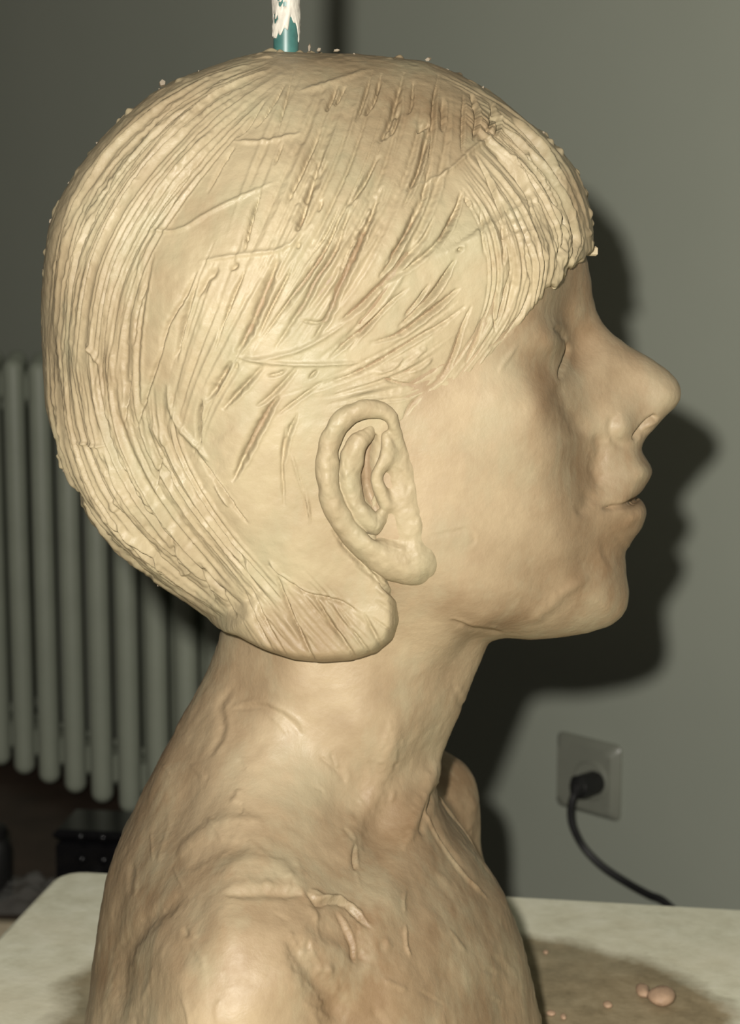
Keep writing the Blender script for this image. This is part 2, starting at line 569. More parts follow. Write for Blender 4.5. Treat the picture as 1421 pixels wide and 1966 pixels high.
# outline of head, neck and chest in the symmetry plane: photo x, photo y, stand-off, edge radius
BODY = [(550, 114, 30, 430), (680, 117, 30, 430), (820, 134, 30, 430), (925, 176, 30, 400), (1025, 262, 30, 360),
        (1080, 332, 25, 300), (1106, 400, 20, 240), (1119, 460, 8, 200), (1129, 504, 2, 150), (1135, 535, 0, 110),
        (1139, 570, 0, 85), (1145, 595, 0, 66), (1157, 619, 0, 52), (1175, 639, 0, 46), (1209, 664, 0, 44), (1245, 684, 0, 44),
        (1283, 710, 0, 46), (1301, 730, 0, 46), (1308, 751, 0, 44), (1305, 768, 0, 42), (1296, 781, 0, 40), (1277, 798, 0, 36),
        (1262, 814, 0, 30), (1254, 824, 0, 26), (1237, 842, 0, 26), (1230, 858, 0, 30), (1234, 869, 0, 34), (1244, 884, 0, 40),
        (1252, 902, 0, 50), (1246, 917, 0, 50), (1231, 940, 0, 44), (1214, 954, 0, 34), (1230, 958, 0, 44), (1237, 970, 0, 55),
        (1237, 988, 0, 60), (1230, 1013, 0, 60), (1210, 1039, 0, 66), (1202, 1061, 0, 70), (1200, 1097, 0, 76),
        (1204, 1132, 0, 84), (1203, 1159, 0, 92), (1192, 1181, 0, 100), (1170, 1199, 0, 110), (1121, 1213, 0, 120),
        (1068, 1220, 2, 120), (1015, 1225, 4, 110), (966, 1223, 8, 100), (942, 1230, 10, 100),
        (931, 1252, 12, 110), (914, 1296, 15, 120), (893, 1346, 15, 130), (868, 1402, 15, 130), (850, 1450, 15, 130),
        (838, 1500, 10, 130), (842, 1540, 10, 150), (872, 1590, 15, 180), (918, 1650, 20, 210), (970, 1730, 25, 240),
        (1008, 1825, 30, 250), (1040, 1966, 30, 260), (1052, 2120, 30, 260), (1058, 2340, 30, 260),
        (150, 2340, 50, 260), (146, 2120, 50, 260), (160, 1966, 50, 260), (176, 1850, 45, 260), (191, 1760, 45, 250),
        (206, 1680, 40, 240), (227, 1610, 40, 230), (257, 1545, 35, 220), (292, 1480, 35, 210), (332, 1405, 30, 190),
        (367, 1345, 25, 180), (397, 1290, 25, 170), (413, 1245, 25, 170), (424, 1205, 25, 190), (405, 1140, 30, 260),
        (340, 1085, 30, 330), (276, 1045, 30, 380), (220, 1000, 30, 410), (172, 940, 30, 430), (138, 880, 30, 430), (114, 800, 30, 430),
        (98, 700, 30, 430), (94, 600, 30, 430), (99, 500, 30, 430), (122, 410, 30, 430), (155, 350, 30, 430), (205, 282, 30, 430),
        (262, 226, 30, 430), (352, 166, 30, 430), (452, 128, 30, 430)]

HAIR_OUT = [(415, 1200, 25, 120), (398, 1182, 30, 200), (360, 1160, 35, 270), (310, 1130, 35, 320), (260, 1095, 35, 360), (210, 1050, 35, 400), (172, 1008, 35, 420),
            (148, 972, 40, 430), (128, 930, 40, 430), (113, 890, 40, 430), (99, 840, 40, 430), (86, 780, 40, 430), (80, 700, 40, 430),
            (77, 640, 40, 430), (78, 560, 40, 430), (82, 500, 40, 430), (90, 440, 40, 430), (105, 400, 40, 430), (120, 370, 40, 430),
            (150, 320, 40, 430), (190, 268, 40, 430), (235, 222, 40, 430), (290, 177, 40, 430), (340, 148, 40, 430), (400, 126, 40, 430),
            (460, 108, 40, 430), (510, 97, 40, 430), (550, 96, 40, 430), (600, 97, 40, 430), (680, 101, 40, 430), (760, 109, 40, 430),
            (820, 117, 40, 420), (880, 139, 40, 410), (940, 170, 40, 400), (990, 206, 40, 380), (1040, 246, 35, 360), (1080, 287, 30, 330),
            (1105, 322, 25, 300), (1124, 366, 20, 270), (1137, 410, 15, 230), (1141, 450, 8, 200), (1141, 486, 4, 150)]
# inner edge over fringe, temple, ear and neck
HAIR_IN = [(1141, 486, 4, 12), (1127, 492, 60, 12), (1121, 509, 85, 12), (1113, 506, 110, 12), (1105, 521, 140, 12), (1097, 517, 165, 12), (1086, 545, 190, 12), (1078, 537, 205, 12), (1066, 566, 228, 13),
           (1058, 558, 240, 13), (1048, 577, 250, 14), (1032, 600, 265, 18), (1018, 626, 275, 24), (1001, 655, 288, 30), (982, 690, 300, 36), (957, 718, 308, 40), (925, 748, 320, 40),
           (880, 780, 330, 40), (835, 810, 340, 40), (790, 840, 350, 40), (765, 900, 355, 30), (750, 1000, 350, 30), (752, 1070, 345, 30),
           (768, 1130, 330, 30), (781, 1168, 320, 34), (786, 1205, 312, 40), (773, 1250, 305, 46), (735, 1284, 300, 52), (680, 1301, 298, 56), (620, 1303, 290, 56),
           (560, 1292, 275, 50), (500, 1268, 250, 44), (455, 1238, 200, 36), (428, 1214, 100, 30), (415, 1200, 25, 24)]

# half-width of the figure at places seen in the photo: photo x, photo y, half-width in pixels
WIDTH = [(480, 600, 410), (300, 600, 395), (700, 500, 402), (500, 350, 385), (800, 350, 360), (300, 800, 375), (480, 830, 395), (250, 450, 375),
         (950, 430, 335), (400, 1000, 345), (550, 1050, 340), (600, 1170, 275), (480, 1170, 250), (1050, 400, 300), (700, 200, 350),
         (150, 600, 380), (880, 560, 345), (640, 750, 392), (850, 680, 345), (100, 900, 380), (200, 1050, 340), (330, 1130, 260),
         # face
         (965, 640, 306), (950, 790, 318), (850, 850, 346), (720, 900, 362), (850, 1090, 318), (790, 1050, 338), (900, 960, 322), (1000, 940, 285),
         (1000, 860, 300), (1000, 1060, 262), (900, 1150, 286), (1000, 1180, 214), (930, 1200, 230), (1042, 780, 280), (1072, 860, 244), (1085, 950, 222),
         (1085, 1060, 206), (1100, 1150, 160), (1128, 870, 136), (1118, 790, 142), (1148, 940, 128), (1165, 860, 108), (1198, 822, 98), (1220, 838, 74),
         (1180, 740, 86), (1145, 700, 92), (1112, 720, 122), (1108, 610, 88), (1140, 650, 64), (1250, 760, 64), (1285, 755, 60), (1230, 720, 62), (1240, 805, 66),
         (1090, 640, 108), (1098, 690, 108), (1062, 655, 214), (1050, 690, 222), (1075, 700, 170), (1015, 690, 268), (1076, 602, 145), (1092, 562, 140),
         (1060, 580, 205), (1118, 545, 125), (1105, 500, 190), (1050, 520, 265), (1175, 970, 128), (1205, 925, 104), (1222, 905, 92), (1212, 985, 98), (1225, 985, 92),
         (1172, 892, 106), (1195, 895, 100), (1208, 870, 88), (1168, 1040, 116), (1180, 1120, 116), (1150, 1180, 130), (1060, 1205, 170), (1195, 1150, 108),
         # neck
         (700, 1320, 236), (560, 1310, 238), (850, 1290, 150), (800, 1390, 176), (650, 1450, 232), (450, 1350, 196), (470, 1260, 205),
         (880, 1240, 165), (780, 1250, 215), (640, 1230, 245), (830, 1470, 130), (900, 1235, 150), (820, 1200, 245), (700, 1400, 230), (780, 1480, 165), (760, 1440, 195),
         # shoulder and chest
         (500, 1500, 296), (400, 1480, 268), (330, 1540, 262), (650, 1560, 262), (740, 1580, 226), (730, 1640, 290), (420, 1620, 400), (310, 1640, 350), (600, 1660, 410),
         (250, 1740, 395), (430, 1730, 545), (600, 1760, 520), (430, 1850, 630), (300, 1840, 560), (560, 1860, 610), (690, 1830, 500), (800, 1730, 375),
         (740, 1720, 400), (820, 1620, 285), (880, 1720, 350), (880, 1820, 420), (900, 1910, 430), (980, 1880, 330), (430, 1966, 670), (640, 1966, 560), (200, 1900, 420), (250, 1966, 540),
         (430, 2150, 690), (700, 2150, 560), (900, 2150, 440), (220, 2150, 520), (550, 2330, 640), (950, 2330, 420), (200, 2330, 500)]
# how far the hair stands proud of the head
THICK = [(480, 600, 7), (700, 400, 7), (300, 600, 9), (500, 300, 9), (600, 500, 6), (600, 720, 6), (880, 460, 9), (760, 560, 6), (900, 350, 11), (1000, 440, 16), (1080, 500, 24), (1060, 540, 22), (1115, 480, 26),
         (1030, 590, 14), (1000, 640, 5), (960, 690, 2), (900, 740, 0), (830, 790, 0), (770, 830, 2), (850, 640, 6), (700, 760, 7), (640, 880, 8), (660, 1000, 8),
         (690, 1060, 12), (740, 1110, 20), (770, 1150, 42), (740, 1190, 66), (690, 1230, 80), (620, 1240, 82), (560, 1230, 76), (500, 1210, 66), (450, 1190, 56), (420, 1180, 50),
         (620, 1130, 36), (520, 1120, 34), (400, 1080, 22), (300, 1000, 14), (200, 900, 12), (150, 600, 12), (480, 850, 7)]

def rbf(points, c, reg=1e-6, to_med=True, std=None):
    P = np.array(points, float)
    if to_med:
        a, b = med_of(P[:, 0], P[:, 1], P[:, 2] if std is None else std)
    else:
        a, b = P[:, 0], P[:, 1]
    X = np.stack([a, b], 1)
    K = np.sqrt(((X[:, None] - X[None]) ** 2).sum(-1) + c * c)
    n = len(X)
    A = np.zeros((n + 1, n + 1)); A[:n, :n] = K + reg * np.eye(n); A[:n, n] = 1; A[n, :n] = 1
    w = np.linalg.solve(A, np.r_[P[:, -1] if len(P[0]) == 3 else P[:, 3], 0])
    return X, w, c

def rbf_eval(R, a, b):
    X, w, c = R
    out = np.full(a.shape, w[-1])
    for i in range(len(X)):
        out += w[i] * np.sqrt((a - X[i, 0]) ** 2 + (b - X[i, 1]) ** 2 + c * c)
    return out

# 2-D maps over the symmetry plane, in its pixels, every 4 px
GA, GB = np.arange(20, 1380, 4.0), np.arange(40, 2360, 4.0)
MA, MBm = np.meshgrid(GA, GB, indexing='ij')

def outline(pts, closed=True, n_per=6):
    P = np.array(pts, float)
    a, b = med_of(P[:, 0], P[:, 1], P[:, 2])
    Q = np.stack([a, b, P[:, 3]], 1)
    return Q

def poly_inside(Q, a, b):
    ins = np.zeros(a.shape, bool)
    n = len(Q)
    for i in range(n):
        x0, y0 = Q[i, :2]; x1, y1 = Q[(i + 1) % n, :2]
        if y0 == y1:
            continue
        c = ((y0 > b) != (y1 > b)) & (a < (x1 - x0) * (b - y0) / (y1 - y0) + x0)
        ins ^= c
    return ins

def poly_dist(Q, a, b, closed):
    d2 = np.full(a.shape, 1e12); R = np.ones(a.shape)
    n = len(Q)
    for i in range(n if closed else n - 1):
        p, q = Q[i], Q[(i + 1) % n]
        ex, ey = q[0] - p[0], q[1] - p[1]
        L = ex * ex + ey * ey + 1e-9
        t = np.clip(((a - p[0]) * ex + (b - p[1]) * ey) / L, 0, 1)
        dd = (a - p[0] - t * ex) ** 2 + (b - p[1] - t * ey) ** 2
        m = dd < d2
        d2 = np.where(m, dd, d2)
        R = np.where(m, p[2] + t * (q[2] - p[2]), R)
    return np.sqrt(d2), R

def blur(m, k):
    for _ in range(k):
        m = np.pad(m, 1, mode='edge')
        m = (m[:-2, 1:-1] + m[2:, 1:-1] + 2 * m[1:-1, 1:-1]) / 4
        m = np.pad(m, 1, mode='edge')
        m = (m[1:-1, :-2] + m[1:-1, 2:] + 2 * m[1:-1, 1:-1]) / 4
    return m

def edge(t):
    t = np.clip(t, 0, 1)
    return 1 - (1 - t) ** 2

A_map = np.clip(rbf_eval(rbf(WIDTH, 26.0, 0.6), MA, MBm), 30, 720)
A_soft = blur(A_map, 6)
T_std = [max(100, w) for w in rbf_eval(rbf(WIDTH, 26.0, 0.6), *[np.array(v, float) for v in zip(*[(p[0], p[1]) for p in THICK])])]
T_map = np.clip(rbf_eval(rbf(THICK, 25.0, 0.5, std=np.array(T_std)), MA, MBm), -3, 95)

Qb = outline(BODY)
ib = poly_inside(Qb, MA, MBm)
db, Rb = poly_dist(Qb, MA, MBm, True)
Rb = blur(Rb, 3)
W2_body = np.where(ib, A_map ** 2 * edge(db / Rb), -A_map ** 2 * np.minimum(2 * db / Rb, 4))

Qo, Qi = outline(HAIR_OUT), outline(HAIR_IN)
ih = poly_inside(np.vstack([Qo, Qi[1:-1]]), MA, MBm)
do, Ro = poly_dist(Qo, MA, MBm, False)
di, Ri = poly_dist(Qi, MA, MBm, False)
A_h = np.where(ih, A_map, A_soft) + T_map
W2_hair = np.where(ih, A_h ** 2 * edge(do / Ro) * edge(di / Ri),
                   -A_h ** 2 * np.minimum(2 * np.minimum(do / Ro, di / Ri), 4))
# keep the hair's edge from running through to the middle of the head: the cap is a shell over the skull
def sample(m, a, b):
    fa = np.clip((np.asarray(a) - GA[0]) / 4.0, 0, len(GA) - 1.001)
    fb = np.clip((np.asarray(b) - GB[0]) / 4.0, 0, len(GB) - 1.001)
    i = fa.astype(int); j = fb.astype(int); fa = fa - i; fb = fb - j
    return (m[i, j] * (1 - fa) * (1 - fb) + m[i + 1, j] * fa * (1 - fb) + m[i, j + 1] * (1 - fa) * fb + m[i + 1, j + 1] * fa * fb)

W_surf = blur(np.sqrt(np.maximum(W2_body, 0)), 4)

def surface_nets(Fv, org, h):
    S = Fv < 0
    c = np.zeros(tuple(n - 1 for n in Fv.shape), np.uint8)
    for i in (0, 1):
        for j in (0, 1):
            for k in (0, 1):
                c += S[i:S.shape[0] - 1 + i, j:S.shape[1] - 1 + j, k:S.shape[2] - 1 + k]
    act = (c > 0) & (c < 8)
    I = np.argwhere(act)
    V8 = {}
    for i in (0, 1):
        for j in (0, 1):
            for k in (0, 1):
                V8[i, j, k] = Fv[I[:, 0] + i, I[:, 1] + j, I[:, 2] + k]
    acc = np.zeros((len(I), 3)); cnt = np.zeros(len(I))
    for ax in range(3):
        for u in (0, 1):
            for v in (0, 1):
                p = [0, 0, 0]; q = [0, 0, 0]
                o = [x for x in range(3) if x != ax]
                p[o[0]] = q[o[0]] = u; p[o[1]] = q[o[1]] = v; q[ax] = 1
                a, b = V8[tuple(p)], V8[tuple(q)]
                m = (a < 0) != (b < 0)
                t = np.where(m, a / np.where(m, a - b, 1), 0)
                pos = np.tile(np.array(p, float), (len(I), 1)); pos[:, ax] = t
                acc += pos * m[:, None]; cnt += m
    V = (I + acc / cnt[:, None]) * h + np.asarray(org)
    idx = np.full(act.shape, -1, np.int32)
    idx[tuple(I.T)] = np.arange(len(I))
    faces = []
    for ax in range(3):
        o1, o2 = [(1, 2), (2, 0), (0, 1)][ax]
        s0 = [slice(None)] * 3; s1 = [slice(None)] * 3
        s0[ax] = slice(0, -1); s1[ax] = slice(1, None)
        d = S[tuple(s0)] != S[tuple(s1)]
        E = np.argwhere(d)
        ok = (E[:, o1] > 0) & (E[:, o2] > 0) & (E[:, o1] < S.shape[o1] - 1) & (E[:, o2] < S.shape[o2] - 1)
        E = E[ok]
        def cell(da, dbb):
            q = E.copy(); q[:, o1] -= da; q[:, o2] -= dbb
            return idx[tuple(q.T)]
        quad = np.stack([cell(1, 1), cell(0, 1), cell(0, 0), cell(1, 0)], 1)
        flip = ~S[tuple(E.T)]
        quad[flip] = quad[flip][:, ::-1]
        faces.append(quad)
    return V, np.vstack(faces)

def keep_largest(V, Fc):
    n = len(V); lab = np.arange(n)
    e = np.vstack([Fc[:, [0, 1]], Fc[:, [1, 2]], Fc[:, [2, 3]], Fc[:, [3, 0]]])
    while True:
        m = np.minimum(lab[e[:, 0]], lab[e[:, 1]])
        new = lab.copy()
        np.minimum.at(new, e[:, 0], m); np.minimum.at(new, e[:, 1], m)
        new = new[new]
        if (new == lab).all():
            break
        lab = new
    u, c = np.unique(lab, return_counts=True)
    k = lab == u[c.argmax()]
    m = np.cumsum(k) - 1
    return V[k], m[Fc[k[Fc].all(1)]]

def relax(V, Fc, it, lam=0.5):
    e = np.vstack([Fc[:, [0, 1]], Fc[:, [1, 2]], Fc[:, [2, 3]], Fc[:, [3, 0]]])
    deg = np.bincount(e.ravel(), minlength=len(V)).astype(float)
    for s in range(it):
        new = np.zeros_like(V)
        for ax in range(3):
            new[:, ax] = np.bincount(e[:, 0], V[e[:, 1], ax], len(V)) + np.bincount(e[:, 1], V[e[:, 0], ax], len(V))
        new /= deg[:, None]
        V = V + lam * (new - V) * (1 if s % 2 == 0 else -1.03)
    return V

def subdivide(V, Fc):
    n = len(V)
    e = np.sort(np.vstack([Fc[:, [0, 1]], Fc[:, [1, 2]], Fc[:, [2, 3]], Fc[:, [3, 0]]]), 1)
    key = e[:, 0].astype(np.int64) * n + e[:, 1]
    u, inv = np.unique(key, return_inverse=True)
    em = (V[u // n] + V[u % n]) / 2
    fm = V[Fc].mean(1)
    m = len(Fc)
    E = (inv.reshape(4, m) + n).T
    C = np.arange(m) + n + len(u)
    Q = np.vstack([np.stack([Fc[:, k], E[:, k], C, E[:, k - 1]], 1) for k in range(4)])
    return np.vstack([V, em, fm]), Q

def normals(V, Fc):
    a = V[Fc[:, 2]] - V[Fc[:, 0]]; b = V[Fc[:, 3]] - V[Fc[:, 1]]
    fn = np.cross(a, b)
    N = np.zeros_like(V)
    for ax in range(3):
        for k in range(4):
            N[:, ax] += np.bincount(Fc[:, k], fn[:, ax], len(V))
    return N / (np.linalg.norm(N, axis=1, keepdims=True) + 1e-12)

def volume(W2, h, x0, x1, z0, z1, ymax, extra=None):
    """signed field of |y| < W(x, z), mirrored about the symmetry plane"""
    xs = np.arange(x0, x1, h); zs = np.arange(z0, z1, h); ys = np.arange(0.5, ymax / h + 1) * h
    X, Z = np.meshgrid(xs, zs, indexing='ij')
    a, b = project(X, np.full_like(X, D), Z)
    w2 = sample(W2, a, b) * PX * PX
    w = np.sqrt(np.maximum(w2, 0))
    Fv = ((ys[None, :, None] ** 2 - w2[:, None, :]) / (ys[None, :, None] + w[:, None, :] + 0.006)).astype(np.float32)
    Fv[:, :, 0] = np.maximum(Fv[:, :, 0], 0.5 * h)
    far = Fv if extra is None else extra(Fv.copy(), xs, ys, zs)
    Fv = np.concatenate([Fv[:, ::-1], far], 1)
    return Fv, (x0, D - ys[-1], z0)

# ------------------------------------------------------------------ strokes of the modelling tool
def mirrored(V):
    y = D - np.abs(V[:, 1] - D)
    return project(V[:, 0], y, V[:, 2])

class Relief:
    def __init__(s, V, N):
        s.V, s.N = V, N
        s.a, s.b = mirrored(V)
        s.h = np.zeros(len(V))
        s.jit = noise3(np.stack([s.a / 9, s.b / 9, np.full(len(V), 1.7)], 1))
        s.order = np.argsort(s.a); s.sa = s.a[s.order]
    def near(s, x0, x1, y0, y1):
        i, j = np.searchsorted(s.sa, (x0, x1))
        k = s.order[i:j]
        return k[(s.b[k] > y0) & (s.b[k] < y1)]
    def stroke(s, pts, w, dep, lip=0.3, taper=0.18, jag=0.25, sharp=False):
        """dep > 0 cuts a groove with raised lips, dep < 0 lays a ridge; all in photo pixels"""
        P = smooth_path(pts, max(4, min(14, 4 * len(pts))))
        R = w * 3.2
        k = s.near(P[:, 0].min() - R, P[:, 0].max() + R, P[:, 1].min() - R, P[:, 1].max() + R)
        if not len(k):
            return
        a, b = s.a[k], s.b[k]
        best = np.full(len(k), 1e9); tt = np.zeros(len(k)); sg = np.zeros(len(k))
        n = len(P) - 1
        for i in range(n):
            ex, ey = P[i + 1] - P[i]
            L = ex * ex + ey * ey + 1e-9
            t = np.clip(((a - P[i, 0]) * ex + (b - P[i, 1]) * ey) / L, 0, 1)
            dx, dy = a - P[i, 0] - t * ex, b - P[i, 1] - t * ey
            dd = dx * dx + dy * dy
            m = dd < best
            best = np.where(m, dd, best); tt = np.where(m, (i + t) / n, tt)
            sg = np.where(m, np.sign(dx * ey - dy * ex), sg)
        d = np.sqrt(best)
        dj = np.maximum(d + jag * w * s.jit[k], 0)
        env = np.clip(np.minimum(tt, 1 - tt) / max(taper, 1e-3), 0, 1) ** 0.7
        we = w * (0.45 + 0.55 * env)
        prof = np.exp(-(dj / we) ** (1.5 if sharp else 2.0))
        h = -dep * prof * env
        if lip and dep > 0:
            h += lip * dep * env * np.exp(-((dj - 1.8 * we) / (0.7 * we)) ** 2) * (0.45 + 0.55 * sg)
        s.h[k] += h
    def bump(s, x, y, rx, ry, h, ang=0.0):
        R = max(rx, ry) * 3
        k = s.near(x - R, x + R, y - R, y + R)
        ca, sa = math.cos(ang), math.sin(ang)
        u = (s.a[k] - x) * ca + (s.b[k] - y) * sa; v = -(s.a[k] - x) * sa + (s.b[k] - y) * ca
        s.h[k] += h * np.exp(-(u / rx) ** 2 - (v / ry) ** 2)
    def apply(s):
        return s.V + s.N * (s.h * PX)[:, None]

def crop(o, sc, pts):
    return [(o[0] + x / sc, o[1] + y / sc) for x, y in pts]

rnd = random.Random(11)
def combed(rel, A, B, n, w, dep, jit=0.03, ridge=0.4, cut=(0.0, 0.45)):
    """tool marks lying between two guide curves"""
    PA, PB = smooth_path(A, 16), smooth_path(B, 16)
    for i in range(n):
        q = (i + rnd.uniform(-0.35, 0.35)) / max(1, n - 1)
        q2 = q + rnd.uniform(-jit, jit)
        s0 = rnd.uniform(*cut) * rnd.random(); s1 = 1 - rnd.uniform(*cut) * rnd.random()
        if s1 - s0 < 0.2:
            continue
        ts = np.linspace(s0, s1, 7)
        pts = []
        for t in ts:
            f = t * 15; j = min(int(f), 14); f -= j
            a = PA[j] * (1 - f) + PA[j + 1] * f; b = PB[j] * (1 - f) + PB[j + 1] * f
            k = q * (1 - t) + q2 * t
            pts.append(a * (1 - k) + b * k)
        ww = w * rnd.uniform(0.6, 1.4); dd = dep * rnd.uniform(0.5, 1.3)
        if rnd.random() < ridge:
            rel.stroke(pts, ww, -dd * 0.8, taper=0.3, jag=0.3)
        else:
            rel.stroke(pts, ww, dd, lip=0.45, taper=0.3, jag=0.3)

def tone_at(V, pts, base):
    """brown amount of the clay per vertex: dampness and painted shade"""
    a, b = mirrored(V)
    num = np.full(len(V), base * 0.05); den = np.full(len(V), 0.05)
    for x, y, r, t in pts:
        w = np.exp(-((a - x) ** 2 + (b - y) ** 2) / (r * r))
        num += w * t; den += w
    return num / den

def set_tone(ob, t):
    at = ob.data.attributes.new('tone', 'FLOAT', 'POINT')
    at.data.foreach_set('value', np.asarray(t, np.float32))

